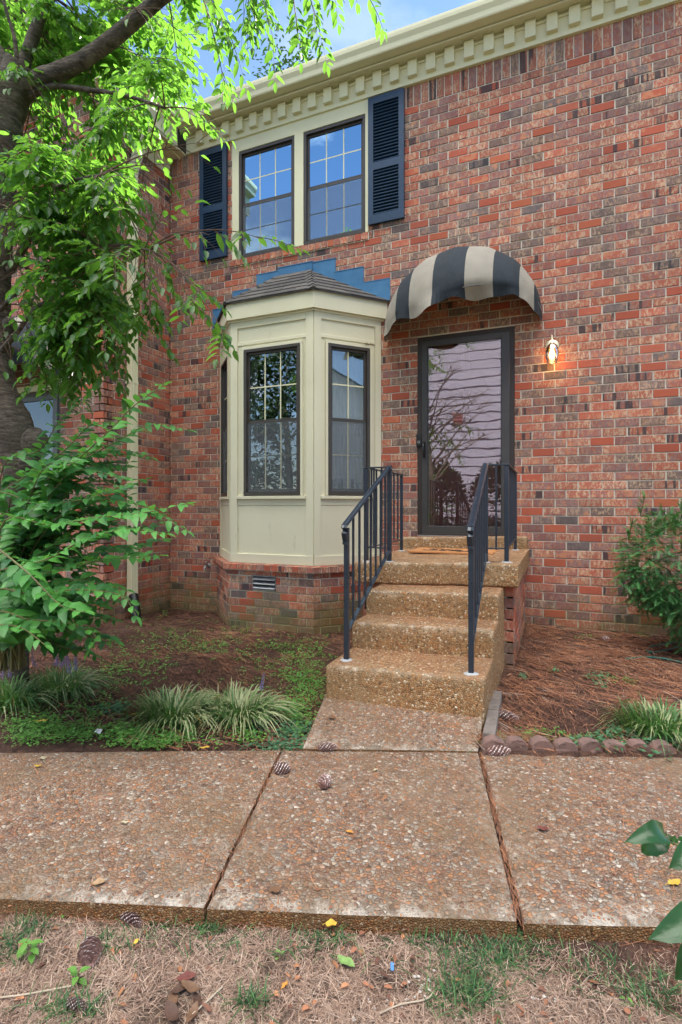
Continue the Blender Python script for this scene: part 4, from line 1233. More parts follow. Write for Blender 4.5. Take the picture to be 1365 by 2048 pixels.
tufts = [(1000,1915,90,42,520), (940,1990,70,40,420), (1060,1880,60,30,300), (1300,1990,60,40,200), (420,1860,30,10,90), (330,1850,40,12,90), (640,1880,60,14,80), (500,2010,30,15,90),
         (150,2020,70,16,160), (60,1860,50,20,130), (20,1900,30,30,120), (1150,1870,80,16,200), (880,1885,60,15,120), (240,1890,60,20,70), (1200,1960,90,40,120), (560,1900,300,40,140), (1330,1880,30,15,60)]
for (cx_, cy_, rx, ry, n) in tufts:
    for k in range(n):
        px, py = random.gauss(cx_, rx*.55), random.gauss(cy_, ry*.55)
        if py < 1830: continue
        p = PG(px, py, LAWZ)
        if (p-frJ1).dot(fn) < .004: continue
        blade(gb, p-Vector((0,0,.004)), U(0, 2*pi), U(.03, .085), U(.0018, .0034), U(.1, .8), (R(), R(), 0, 1), U(.2, .8))
o = gb.build('green_grass', GRN); tag(o, 'green grass tufts growing through the dry lawn', 'grass', None, 'stuff')

# ------------------------------------------------------------------ cherry tree
tbase = PX(34, 1400, 3.5)
tree = empty('cherry_tree', (tbase.x, tbase.y, -.08), 'leaning grey barked tree with drooping bright green leaves at left', 'tree')
def limb(pts, name, par, mat=BARK, n=14, sub=5, jit=.12):
    # pts: (px,py,Z,halfwidth px); catmull-rom smoothed
    W = [PX(a, b, c) for a, b, c, d in pts]; r = [d*c/F for a, b, c, d in pts]
    P_, Rr = cr(W, r, sub)
    t = MB(); t.tube(P_, Rr, n, 0, None, True, 1.0, jit); return t.build(name, mat, par), P_
def cr(W, r, sub=5):
    P_ = []; Rr = []
    for i in range(len(W)-1):
        a, b, c, d = W[max(0, i-1)], W[i], W[i+1], W[min(len(W)-1, i+2)]
        for k in range(sub):
            t = k/sub
            P_.append(.5*((2*b)+(c-a)*t+(2*a-5*b+4*c-d)*t*t+(3*b-a-3*c+d)*t**3)); Rr.append(r[i]*(1-t)+r[i+1]*t)
    P_.append(W[-1]); Rr.append(r[-1]); return P_, Rr
_, TR = limb([(30,1470,3.5,24),(32,1300,3.5,24),(34,1120,3.5,25),(36,1000,3.5,27),(46,940,3.5,34),(30,870,3.5,41),(-4,790,3.5,36),(-18,700,3.5,36),(-20,600,3.5,36),(-14,450,3.48,36),(-2,320,3.45,35),(12,230,3.42,33),(28,170,3.4,32),(44,130,3.38,30)], 'trunk', tree, n=18)
for (bx, by, bz_, br) in ((70,885,3.40,26),(60,925,3.4,22),(20,650,3.36,14)):
    t = MB()
    c = PX(bx, by, bz_); r = br*bz_/F
    t.lathe(c, [(.001, -r*1.3), (r*.7, -r*.9), (r, -r*.2), (r*.85, r*.6), (r*.4, r*1.1), (.001, r*1.2)], 12)
    t.build('bark_burl', BARK, tree)
limbs = [
 [(34,190,3.42,22),(80,160,3.38,19),(150,128,3.32,15),(215,85,3.25,15),(275,35,3.18,14),(335,-15,3.1,13),(430,-90,3.0,13),(560,-170,2.95,9)],
 [(34,180,3.4,18),(52,115,3.4,12),(74,50,3.42,11),(100,-10,3.45,11),(140,-120,3.5,11)],
 [(28,190,3.42,22),(6,130,3.4,18),(-30,70,3.38,16),(-90,-10,3.35,12)],
 [(60,190,3.38,6),(100,172,3.36,5.5),(170,178,3.35,5),(250,190,3.3,3.5),(330,215,3.2,2.5)],
 [(20,540,3.4,9),(45,500,3.3,7),(64,462,3.22,6.5),(78,410,3.18,5),(120,370,3.1,4),(200,350,3.0,3)],
 [(34,150,3.35,5),(30,80,3.3,4),(10,10,3.25,3),(0,-60,3.2,3)],
 [(5,700,3.35,7),(30,670,3.25,5),(80,610,3.2,4),(150,590,3.1,3),(230,610,3.0,2.5)],
 [(0,620,3.3,5),(40,580,3.2,4),(110,520,3.1,3.5),(220,490,3.0,3),(300,500,2.9,2)],
]
LP = []
for l in limbs:
    _, p = limb(l, 'branch', tree, n=10, jit=.15); LP.append(p)
anch = [p for l in LP for p in l[2:]] + [TR[i] for i in range(int(len(TR)*.55), len(TR), 3)]
crown = MB(); twigs = MB()
def leafy_twig(mb, tb, p0, d0, L, nleaf, lL, lW, droop=.6, spread=.75, side=None, mi=0, tr=.0022, curl=.25, hang=.35, brt=.5, old=.0, lo=False):
    # a curved twig with alternate leaves
    pts = []; p = Vector(p0); d = Vector(d0).normalized(); n = 7
    for k in range(n+1):
        pts.append(p.copy()); p = p + d*(L/n); d = (d + Vector((U(-.06,.06), U(-.06,.06), -droop/n))).normalized()
    tb.tube(pts, [tr*(1-.7*k/n) for k in range(n+1)], 4, 0, None, False)
    for k in range(nleaf):
        if mb is crown and clear_trunk(p0): break
        s = (k+.6)/nleaf; f = s*n; i = min(n-1, int(f)); q = pts[i].lerp(pts[i+1], f-i); dd = (pts[i+1]-pts[i]).normalized()
        sd = dd.cross(side if side is not None else UP)
        if sd.length < .1: sd = Vector((1, 0, 0))
        sd.normalize(); sgn = 1 if k % 2 else -1
        ld_ = (dd*U(.35, .75) + sd*sgn*spread*U(.7, 1.2) + Vector((U(-.15,.15), U(-.15,.15), -hang*U(.3, 1.5)))).normalized()
        nr = (UP + Vector((U(-.5,.5), U(-.5,.5), 0))).normalized() if side is None else (side + Vector((U(-.3,.3), U(-.3,.3), U(-.3,.3)))).normalized()
        sc = U(.75, 1.15)*(1 - .35*max(0, s-.75)/.25)
        mb.leaf(q + ld_*lL*.08, ld_, nr, lL*sc, lW*sc*U(.85, 1.1), U(.1, .32), curl*U(.2, 1.6), (min(1, max(0, random.gauss(brt, .22))), R(), 1 if R() < old else 0, 1), mi, lo)
    e = pts[-1]; dd = (pts[-1]-pts[-2]).normalized()
    mb.leaf(e, dd+Vector((0,0,-hang*.5)), UP, lL*.8, lW*.8, .2, curl, (brt, R(), 0, 1), mi, lo)
def clear_trunk(p):
    v = p-CAM; Z = v.dot(FV); x = CX+v.dot(RV)/Z*F; y = HY-v.z/Z*F
    if Z < 3.6 and x < 62 and y > 190: return R() < .93
    if 235 < x < 420 and 225 < y < 560: return R() < (.72 if y < 420 else .4)
    if Z < 3.3 and 20 < x < 350 and -60 < y < 175 and abs((y-150)+(x-110)*.62) < 45: return R() < .8
    return False
def nearest(p, L): return min(L, key=lambda a: (a-p).length)
def inpoly(x, y, P_):
    c = False; j = len(P_)-1
    for i in range(len(P_)):
        if (P_[i][1] > y) != (P_[j][1] > y) and x < (P_[j][0]-P_[i][0])*(y-P_[i][1])/(P_[j][1]-P_[i][1])+P_[i][0]: c = not c
        j = i
    return c
def subbranch(e, nt, brt=.5, L=(.15,.28), up=.22, lLW=(.072, .034), start=None, nl=(8, 12), droop=(.15, .9)):
    a = start if start is not None else nearest(e+Vector((U(-.3,.3), U(-.3,.3), U(0,.3))), anch)
    m = a.lerp(e, .5) + Vector((0, 0, up*(e-a).length))
    n = 10; pts = [a*(1-t_)**2 + m*(2*t_*(1-t_)) + e*t_*t_ for t_ in [k/n for k in range(n+1)]]
    ln_ = (e-a).length
    twigs.tube(pts, [(.0035+.003*ln_)*(1-.75*k/n) for k in range(n+1)], 5, 0, None, False)
    for k in range(nt):
        s = .25+.75*(k+R())/nt; f = min(n-.01, s*n); i = int(f); q = pts[i].lerp(pts[i+1], f-i); dd = (pts[i+1]-pts[i]).normalized()
        sd = dd.cross(UP).normalized()*(1 if k % 2 else -1)
        leafy_twig(crown, twigs, q, dd*U(.5, 1)+sd*U(.3, 1)+Vector((0, 0, U(-.5, .25))), U(*L), random.randint(*nl), lLW[0]*U(.85,1.15), lLW[1], U(*droop), hang=U(-.05, .45), curl=.14, brt=min(.9, max(.1, random.gauss(brt, .15))))
P1 = [(-100,-100),(430,-120),(455,60),(400,150),(350,230),(270,290),(230,380),(240,500),(235,600),(215,690),(190,740),(110,760),(50,770),(-80,770)]
cnt = 0
while cnt < 125:
    x, y = U(-100, 460), U(-120, 770)
    if not inpoly(x, y, P1): continue
    if y > 420 and R() < .35: continue
    Z = U(2.7, 4.1) if y < 350 else U(2.7, 3.7)
    if y < 260 and R() < .7: Z = U(3.45, 4.4)
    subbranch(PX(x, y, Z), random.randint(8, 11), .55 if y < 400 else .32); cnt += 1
P2b = [(40,330),(290,330),(320,420),(310,600),(240,720),(120,780),(40,780)]
cnt = 0
while cnt < 52:
    x, y = U(40, 330), U(330, 790)
    if not inpoly(x, y, P2b): continue
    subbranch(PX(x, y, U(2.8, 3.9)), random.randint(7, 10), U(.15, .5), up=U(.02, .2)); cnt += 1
# long drooping fronds that give the outline its edge
for (x, y, Z, nt) in ((640,60,2.9,7),(600,95,2.95,8),(545,70,3.0,7),(500,40,3.0,8),(470,95,3.0,7),(735,-10,2.85,7),(690,5,2.9,6),(455,195,3.0,6),(430,235,3.05,5),(400,285,3.0,6),(345,330,2.95,5),
                      (350,385,2.8,4),(525,478,2.45,5),(420,470,2.5,4),(455,680,2.55,6),(390,620,2.7,5),(300,520,2.8,5),(330,560,2.75,5),(300,680,2.8,5),(230,770,2.9,5),(160,760,3.0,5)):
    e = PX(x, y, Z)
    if x >= 500 and y < 120: st_ = LP[0][-1] if x > 560 else LP[0][-4]; up = .10
    elif x > 420 and y < 220: st_ = LP[0][-8]; up = .15
    else: st_ = None; up = .12
    if y > 430: up = .18
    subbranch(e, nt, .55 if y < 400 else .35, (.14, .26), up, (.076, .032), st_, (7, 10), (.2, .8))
crown.build('foliage', LEAF, tree); twigs.build('twigs', TWIG, tree)

# ------------------------------------------------------------------ broad leaved shrub at left
sb = PX(20, 1330, 3.1)
shrub = empty('broadleaf_shrub', (sb.x, sb.y, -.06), 'bushy shrub with broad glossy leaves spreading in front of the downspout', 'shrub')
fol = MB(); stm = MB()
def stem(pts, nl=None, lL=.082, lW=.046, brt=.5, root=None):
    W = [PX(*p) for p in pts]
    if root is not None: W = [root]+W
    P_, _r = cr(W, [1]*len(W), 6)
    n = len(P_); stm.tube(P_, [.0055*(1-.75*k/n) for k in range(n)], 5, 0, None, False)
    # arc length
    S_ = [0]
    for k in range(1, n): S_.append(S_[-1]+(P_[k]-P_[k-1]).length)
    tot = S_[-1]; step = .024; s = tot*(.12 if root is None else .35); k = 0; i = 0
    while s < tot:
        while S_[i+1] < s: i += 1
        q = P_[i].lerp(P_[i+1], (s-S_[i])/(S_[i+1]-S_[i]+1e-6)); dd = (P_[i+1]-P_[i]).normalized()
        sd = dd.cross(UP+Vector((U(-.2,.2), U(-.2,.2), 0))).normalized()*(1 if k % 2 else -1)
        tip = max(0, (s/tot-.8)/.2)
        ld_ = (dd*U(.4, .7)+sd*U(.7, 1.0)+UP*U(-.25, .35)).normalized(); sc = U(.85, 1.15)*(1-.45*tip)
        fol.leaf(q+ld_*.006, ld_, (UP*.75-FV*U(.3,1.0)+Vector((U(-.3,.3), U(-.3,.3), 0))).normalized(), lL*sc, lW*sc, U(.06,.28), U(.0,.7), (min(1, max(0, random.gauss(brt+.25*tip, .26))), R(), 0, 1))
        s += step*U(.7, 1.2); k += 1
    dd = (P_[-1]-P_[-2]).normalized(); fol.leaf(P_[-1], dd, UP, lL*.7, lW*.6, .2, .1, (.9, R(), 0, 1))
for pts, br in (
 ([(60,980,3.0),(140,930,2.8),(210,870,2.7),(270,810,2.62),(328,772,2.55)], .75),
 ([(60,1000,3.0),(150,930,2.85),(240,880,2.8),(300,850,2.75),(375,860,2.7)], .45),
 ([(80,960,3.1),(160,920,3.0),(240,900,2.95),(300,915,2.9)], .3),
 ([(0,1060,2.7),(100,1050,2.6),(200,1035,2.5),(290,1025,2.45),(372,1008,2.4)], .75),
 ([(-20,1010,2.9),(80,1010,2.8),(180,1000,2.7),(280,1010,2.65),(372,1062,2.6)], .5),
 ([(0,1140,2.6),(90,1120,2.5),(180,1075,2.45),(260,1058,2.4),(330,1068,2.35)], .7),
 ([(30,1160,2.8),(120,1140,2.7),(210,1120,2.65),(318,1112,2.6)], .6),
 ([(-10,1190,2.6),(70,1190,2.5),(150,1180,2.45),(240,1190,2.4),(272,1232,2.38)], .5),
 ([(0,1150,2.8),(80,1170,2.7),(160,1160,2.6),(250,1180,2.55)], .3),
 ([(-10,1230,2.55),(60,1240,2.45),(130,1245,2.4),(190,1270,2.4),(180,1300,2.4)], .5),
 ([(-10,1260,2.4),(40,1255,2.35),(90,1290,2.3)], .6),
 ([(0,1100,2.5),(60,1150,2.4),(120,1210,2.35),(170,1225,2.3)], .65),
 ([(10,980,3.1),(70,940,3.0),(130,900,2.95),(180,850,2.9),(215,845,2.88)], .35),
 ([(0,960,3.2),(80,900,3.1),(120,840,3.0),(170,800,3.0)], .3),
 ([(20,1000,3.0),(120,970,2.95),(210,985,2.9),(290,960,2.9)], .3)): stem(pts, brt=br, root=sb+Vector((U(-.05,.05), U(-.05,.05), -.02)) if R() < .6 else None)
for k in range(26):
    x, y = U(-10, 235), U(1190, 1312); Z = U(2.5, 3.1)
    stem([(20+U(-30,30), 1240+U(-60,20), 3.05), (x*.5+5, y-U(10,60), (Z+3.0)/2), (x, y, Z)], brt=U(.1, .55), root=None)
for k in range(52):
    y = U(900, 1290); x = U(60, 330)*(1 if y < 1150 else .62)
    if y < 1000: x = min(x, 260)
    Z = U(2.5, 3.5); z0 = 3.1
    stem([(20+U(-30,30), 1200+U(-60,20), 3.05), (x*.5, y+U(-20,60), (Z+3.05)/2), (x, y, Z)], brt=U(.05, .45), root=sb+Vector((U(-.08,.08), U(-.08,.08), -.02)))
fol.build('foliage', LEAFS, shrub); stm.build('stems', GTWIG, shrub)

# ------------------------------------------------------------------ yew shrub at right
yc = Vector((.98, -.62, .70))
yew = empty('yew_shrub', (.98, -.62, .0), 'dark green needled yew shrub against the brick wall at right', 'shrub')
ym = MB(); yt = MB()
yt.tube([Vector((.98, -.55, -.02)), Vector((.96, -.57, .3)), Vector((.90, -.6, .55)), Vector((.92, -.6, .8))], [.022, .018, .013, .008], 8)
for k in range(16):
    a = U(0, 2*pi); e = yc+Vector((.42*cos(a), .30*sin(a), U(-.35, .40))); yt.tube([Vector((.96, -.57, U(.15, .6))), (Vector((.96,-.57,.5))+e)/2+Vector((0,0,.05)), e], [.010, .007, .004], 5)
def spray(p, d, L, col, w=.0040):
    # flattened yew shoot : needles both sides
    d = d.normalized(); n = max(6, int(L/.0062)); pts = []; q = p.copy(); dd = d.copy()
    sd = d.cross(UP+Vector((U(-.5,.5), U(-.5,.5), 0))).normalized()
    up = sd.cross(d)
    for k in range(n+1):
        s = k/n; c = q + dd*(L/n); l = .024*(1-.45*s)*min(1, .4+s*4)
        for sg in (-1, 1):
            b = q; t_ = b + (sd*sg*.85 + dd*.55 + up*.15*U(-1, 1)).normalized()*l
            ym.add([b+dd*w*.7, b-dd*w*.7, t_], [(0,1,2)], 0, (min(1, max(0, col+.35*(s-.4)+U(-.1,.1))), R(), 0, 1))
        q = c; dd = (dd + Vector((0, 0, -.25/n))).normalized()
for k in range(3000):
    # points over a lumpy ellipsoid volume, hanging skirt at the lower left
    th = U(0, 2*pi); ph = math.acos(U(-.75, 1)); rr = U(.72, 1.0)
    dv = Vector((cos(th)*sin(ph), sin(th)*sin(ph), cos(ph)))
    lump = 1 + .22*noise.noise(dv*2.4+Vector((3, 1, 2))) + .08*noise.noise(dv*6)
    p = yc + Vector((dv.x*.56, dv.y*.40, dv.z*.50))*rr*lump
    if p.y > -.06: p.y = -.06-U(0, .05)
    L = U(.05, .11)
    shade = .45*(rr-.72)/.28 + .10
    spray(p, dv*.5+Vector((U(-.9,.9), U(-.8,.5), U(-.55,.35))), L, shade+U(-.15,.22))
for k in range(620):
    s = R(); p = Vector((.62+.40*s+U(-.12,.14), -.62+U(-.18,.15), .62-.52*s+U(-.05,.1)))
    spray(p, Vector((U(-.8,.6), U(-.8,.1), U(-.7,.2))), U(.05,.10), U(.1,.6))
for (x, z) in ((.60, 1.27), (.88, 1.26), (.52,1.10),(1.05,1.3)):
    b = Vector((x, -.62, z-.16)); e = Vector((x+.03, -.65, z))
    yt.tube([b, (b+e)/2, e], [.004, .003, .002], 5)
    for k in range(13):
        q = b.lerp(e, k/12); spray(q, Vector((U(-1,1), U(-.7,.3), .75)), .055, .75)
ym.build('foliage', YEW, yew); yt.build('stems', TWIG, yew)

# ------------------------------------------------------------------ liriope clumps
def liriope(name, c, rx, ry, n, L, label, flowers=0, var=.6, seed=1):
    g = empty(name, c, label, 'plant', 'liriope clumps in the beds'); mb = MB(); st_ = MB(); vm = MB()
    for k in range(n):
        a = U(0, 2*pi); r = sqrt(R())*.45; p = Vector((c.x+rx*r*cos(a), c.y+ry*r*sin(a), c.z-.01))
        az = a+U(-.6, .6); d = Vector((cos(az), sin(az), 0)); l = L*U(.6, 1.15); spread = U(.25, 1.1); sd = Vector((-d.y, d.x, 0)); pts = []
        for j in range(7):
            s = j/6; pts.append(p + d*(l*spread*.85*s**1.3) + UP*(l*(1.15*s - (.35+.75*spread)*s*s)*.95))
        w = U(.006, .0095); cl = min(1, max(0, random.gauss(.5, .22)))
        tw = sd*cos(.6)+UP*.3
        mb.strip(pts, tw, w, (cl, R(), 1 if R() < .03 else 0, 1))
        if R() < var:     # cream leaf margins
            for sg in (-1, 1):
                q = [pp + tw.normalized()*(sg*w*.36*(1-(j/6)**2.2)) + UP*.0011 for j, pp in enumerate(pts)]
                vm.strip(q, tw, w*.32, None)
    mb.build('blades', LIRI, g)
    vm.build('cream_margins', MARG, g)
    for k in range(flowers):
        p = Vector((c.x+U(-.3,.3)*rx, c.y+U(-.35,.25)*ry, c.z)); h = L*U(.75, 1.05); tip = p+Vector((U(-.06,.06), U(-.06,.04), h))
        st_.tube([p, (p+tip)/2, tip], .0016, 4, 0)
        for j in range(26):
            s = .62+.38*j/26; q = p.lerp(tip, s); a = j*2.4; r = .0075*(1.1-s)*2.2+.002
            b = q+Vector((cos(a)*r, sin(a)*r, 0)); h_ = .0048*(1.25-s)/.6
            st_.add([b+Vector((h_,0,0)), b+Vector((-h_*.5,h_*.8,0)), b+Vector((-h_*.5,-h_*.8,0)), b+Vector((0,0,h_*1.3)), b-Vector((0,0,h_))], [(0,1,3),(1,2,3),(2,0,3),(1,0,4),(2,1,4),(0,2,4)], 1)
    if flowers: st_.build('flower_spikes', [GTWIG, LILAC], g)
MARG = simple('cream_leaf_margin', (.50,.50,.26), (.42,.45,.22), .5)
LILAC = simple('lilac_florets', (.26,.20,.50), (.18,.15,.40), .6)
def bedp(px, py):
    p = PG(px, py, -.03)
    for _ in range(4): p = PG(px, py, gz(p.x, p.y))
    return p
liriope('liriope', bedp(350, 1440), .46, .28, 620, .30, 'variegated liriope clump in front of the bay, left half of the pair', 0)
liriope('liriope', bedp(475, 1438), .42, .28, 560, .30, 'variegated liriope clump in front of the bay, nearer the walkway', 1)
liriope('liriope', bedp(120, 1385), .44, .28, 520, .30, 'green liriope with tall lilac flower spikes below the shrub', 11, .25)
liriope('liriope', bedp(18, 1408), .40, .26, 420, .30, 'green liriope cut by the left picture edge', 3, .15)
liriope('liriope', bedp(1325, 1462), .42, .28, 480, .26, 'yellowish liriope clump behind the scalloped edging at right', 0, .4)

# ------------------------------------------------------------------ weeds
wd = MB(); wi = MB()
def weed(mb, p, r, n, s, lo=True, h=.03):
    for k in range(n):
        a = U(0, 2*pi); rr = r*sqrt(R()); q = p+Vector((cos(a)*rr, sin(a)*rr, .004+U(0, h)*(1-rr/r*.6)))
        d = Vector((cos(a+U(-1,1)), sin(a+U(-1,1)), U(-.1,.5)))
        mb.leaf(q, d, (UP+Vector((U(-.5,.5),U(-.5,.5),0))).normalized(), s*U(.6,1.2), s*U(.5,.8), .1, .2, (min(1, max(0, random.gauss(.5,.25))), R(), 0, 1), 0, False)
def patch(px, py, rx, ry, n, s=.02, mb=None, h=.035):
    for k in range(n):
        x, y = random.gauss(px, rx*.5), random.gauss(py, ry*.5); p = bedp(x, max(1215, y))
        if not ok_bed(p.x, p.y-.02) and not (p.y < -2.4): continue
        if -1.35 < p.x < -.3 and p.y > -2.6 : continue
        weed(wd if mb is None else mb, p, .03, 8, s*U(.7,1.2), h=h)
for a in ((615,1345,60,40,120,.020),(620,1390,50,40,90,.020),(590,1430,40,40,60,.024),(560,1295,70,12,40,.016),(480,1265,60,10,22,.016),(400,1295,60,14,45,.018),(330,1270,50,12,22,.018),(300,1330,60,20,30,.018),(240,1335,40,14,22,.018),
          (60,1450,80,30,110,.018),(150,1470,60,16,60,.016),(120,1460,120,24,80,.016),(270,1470,60,20,80,.022),(300,1488,80,10,60,.018),(340,1480,60,12,50,.02),(500,1475,60,14,40,.02),(30,1410,40,20,30,.02),(430,1280,40,8,14,.016),(310,1210,14,14,10,.02),
          (200,1410,60,14,26,.020),(420,1285,200,40,120,.018),(560,1330,120,50,90,.019),(300,1290,90,40,50,.018),(230,1360,100,50,60,.020),(620,1300,40,30,50,.018),(150,1440,130,30,70,.018),(60,1480,60,10,40,.015),(430,1260,140,30,40,.014)): patch(*a)
for a in ((580,1470,50,22,60,.024),(560,1500,60,12,50,.020),(230,1420,40,18,22,.03),(1200,1490,60,14,22,.024),(1320,1480,40,20,34,.028),(1235,1470,30,16,20,.026),(1050,1360,6,6,4,.022),(1110,1345,8,6,5,.022),(1195,1360,22,14,12,.026)): patch(*a, mb=wi)
for a in ((1080,1470,50,10,26,.014),(1160,1478,60,8,20,.014),(1230,1360,16,8,8,.018),(1260,1365,10,8,8,.018),(1180,1275,40,5,16,.014),(1280,1270,20,8,6,.02),(1330,1290,30,8,8,.02),(1000,1475,26,10,12,.012)): patch(*a, h=.02)
o = wd.build('ground_weeds', WEED); tag(o, 'low bright green clover-like weeds spreading over the mulch', 'weeds', None, 'stuff')
o = wi.build('creeping_weeds', IVY); tag(o, 'bluish green creeping weeds spilling onto the paving', 'weeds', None, 'stuff')
# grassy weeds by the edging
mb = MB()
for (cx_, cy_, rx, n) in ((1075,1480,30,60),(1060,1475,12,26),(1175,1482,30,30),(1330,1500,40,30),(1000,1490,20,16)):
    for k in range(n):
        p = bedp(random.gauss(cx_, rx), random.gauss(cy_, 5)); blade(mb, p, U(0,2*pi), U(.03,.08), U(.002,.0035), U(.2,.9), (U(.3,1), R(), 0, 1), U(.3,1))
o = mb.build('weed_grass', GRN); tag(o, 'thin pale grass growing behind the scalloped edging', 'grass', None, 'stuff')
# seedlings
def seedling(p, h, n, lL, label, mat=WEED, name='seedling', brt=.7, grp='young seedlings'):
    g = empty(name, p, label, 'seedling', grp); mb = MB(); st_ = MB()
    tip = p+Vector((U(-.02,.02), U(-.02,.02), h)); st_.tube([p-Vector((0,0,.01)), (p+tip)/2+Vector((.008,0,0)), tip], .0018, 5)
    for k in range(n):
        s = .35+.65*(k/(n-1)); q = p.lerp(tip, s); a = k*2.3+U(-.3,.3)+p.x*5
        d = Vector((cos(a), sin(a), U(-.1,.35))); mb.leaf(q+d*.004, d, UP, lL*U(.75,1.1), lL*.52, .15, .25, (brt+U(-.15,.15), R(), 0, 1))
    mb.build('leaves', mat, g); st_.build('stem', GTWIG, g)
seedling(PG(1018, 1322, .03)+Vector((0,0,0)), .13, 10, .065, 'seedling with fresh green leaves at the foot of the steps brickwork', brt=.6)
for (px, py, h, n, l, lb) in ((68,1918,.06,9,.036,'larger bright green seedling in the dry lawn at lower left'),(152,1968,.04,5,.034,'small bright green seedling right of the larger one in the lawn'),(128,1832,.03,5,.026,'green sprig against the sidewalk edge at left'),(12,1800,.04,6,.030,'green sprig at the left end of the sidewalk edge'),(1258,2010,.02,3,.016,'tiny round-leaved sprout in the lawn at right'),(548,1922,.02,4,.014,'tiny sprout in the dry lawn at centre left'),(185,1225,0,0,0,'')):
    if n: seedling(PG(px, py, LAWZ), h, n, l, lb)
seedling(bedp(330, 1235), .08, 9, .04, 'leafy weed beside the drain pipe mouth', brt=.35)
seedling(bedp(440, 1500)+Vector((0,0,.0)), .05, 6, .03, 'yellow-green weed at the sidewalk edge below the liriope', brt=.9)

# ------------------------------------------------------------------ foreground sprig at right edge
fg = empty('magnolia_sprig', PX(1480, 2040, 1.05), 'large glossy green leaves poking into the right edge of the view', 'plant')
mb = MB(); st_ = MB()
def big(x, y, x2, y2, Z, Z2, W, curl, fold=.15, c=.4, nr=None):
    a, b = PX(x, y, Z), PX(x2, y2, Z2); d = (b-a)
    n = 9; sd = d.cross(nr or (UP*.8-FV*.6)).normalized(); up = sd.cross(d).normalized(); vs = []; fs = []
    for k in range(n+1):
        s = k/n; w = W*sin(pi*min(1, s**.8))**.75*.5+.0004; m = a+d*s+up*(curl*d.length*sin(pi*s)); r_ = .004*sin(s*20)
        vs += [m-sd*w+up*(w*fold*2+r_), m-sd*w*.5+up*(w*fold*.8), m, m+sd*w*.5+up*(w*fold*.8), m+sd*w+up*(w*fold*2-r_)]
    for k in range(n):
        for j in range(4): fs.append((5*k+j, 5*k+j+1, 5*k+j+6, 5*k+j+5))
    mb.add(vs, fs, 0, (c, R(), 0, 1), True)
big(1335,1680,1250,1686,1.0,.96,.040,.30,c=.35); big(1342,1684,1284,1706,1.0,1.02,.036,.18,c=.4); big(1345,1688,1303,1690,1.02,1.1,.022,.1,c=.6)
big(1352,1690,1330,1672,1.02,1.08,.018,.1,c=.5); big(1400,1700,1340,1738,.98,.95,.042,.25,c=.4); big(1380,1690,1345,1683,1.05,1.1,.016,.1,c=.7); big(1400,1695,1355,1680,1.0,1.05,.02,.1,c=.8)
big(1450,1840,1298,1880,.86,.80,.062,.26,c=.42); big(1450,1850,1352,1960,.86,.84,.055,.15,c=.25); big(1460,1830,1370,1815,.9,.92,.04,.2,c=.5)
st_.tube([PX(1480,2040,1.05), PX(1450,1840,.9), PX(1420,1740,.98), PX(1400,1708,1.0), PX(1340,1684,1.0)], [.006,.005,.004,.003,.002], 6)
mb.build('leaves', leaf_mat('glossy_leaf', (.010,.055,.015), (.035,.12,.03), (.10,.30,.05), .3, .2), fg); st_.build('stem', GTWIG, fg)

# ------------------------------------------------------------------ scalloped edging
def edging_hump(px, py, w, label, az, drop=0):
    p = bedp(px, py); p.z = -.012-drop
    g = MB(); n = 14; r = w/2; H = .030; T = .055
    prof = [(-r, 0)] + [(-r*cos(pi*k/n), H+r*.80*sin(pi*k/n)) for k in range(n+1)] + [(r, 0)]
    u_ = Vector((cos(az), sin(az), 0)); v = Vector((sin(az), -cos(az), 0))
    m = len(prof); vs = [p+u_*a+UP*b+v*(T*.5) for a, b in prof] + [p+u_*a+UP*b-v*(T*.5) for a, b in prof]
    vs = [q + noise.noise_vector(q*40)*.0045 + noise.noise_vector(q*14)*.004 for q in vs]
    g.add(vs, [tuple(range(m))[::-1], tuple(range(m, 2*m))] + [(i, (i+1) % m, m+(i+1) % m, m+i) for i in range(m)])
    o = g.build('edging_stone', EDGE, bevel=.005); tag(o, label, 'edging stone', 'scalloped edging stones'); return o
words = ['first', 'second', 'third', 'fourth', 'fifth', 'sixth', 'seventh', 'eighth']
ps = [(988,1503),(1032,1503),(1082,1504),(1131,1504),(1180,1505),(1228,1504),(1276,1504),(1324,1507)]
ea = math.atan2((rearR-rearJ2).y, (rearR-rearJ2).x)
wds = ['round-topped edging stone at the walkway corner', 'second scalloped edging stone from the walkway corner', 'third scalloped edging stone from the corner, grass sprouting behind it', 'fourth scalloped edging stone from the walkway corner', 'fifth scalloped edging stone, tallest and cleanest of the row',
       'sixth scalloped edging stone, sunk and weedy', 'seventh scalloped edging stone half hidden by the right liriope', 'eighth scalloped edging stone under the right liriope']
for k, (px, py) in enumerate(ps): edging_hump(px, py-6, .108 if k else .118, wds[k], ea+U(-.04,.04), .012 if k in (5, 6, 7) else U(0,.004))
e0, e1 = PG(972, 1490, .02), PG(995, 1390, .03)
e0 = Vector((e0.x+.012, e0.y+.03, .0)); e1 = Vector((e1.x+.0, e1.y, 0)); dd = (e1-e0); n = 4
lab = ['weathered grey edging block nearest the scalloped corner', 'second grey edging block from the scalloped corner', 'third grey edging block from the scalloped corner', 'farthest grey edging block, against the bottom step']
for k in range(n):
    a, b = e0+dd*(k/n), e0+dd*((k+.95)/n); d = (b-a).normalized(); t = MB()
    t.obox((a+b)/2+UP*(.018+U(-.003,.003)), d+UP*U(-.03,.03), d.cross(UP)+Vector((0,0,U(-.05,.05))), UP, (b-a).length/2, .030, .045)
    o = t.build('edging_block', EDGEG, bevel=.006); tag(o, lab[k], 'edging block', 'grey edging blocks along the walkway')

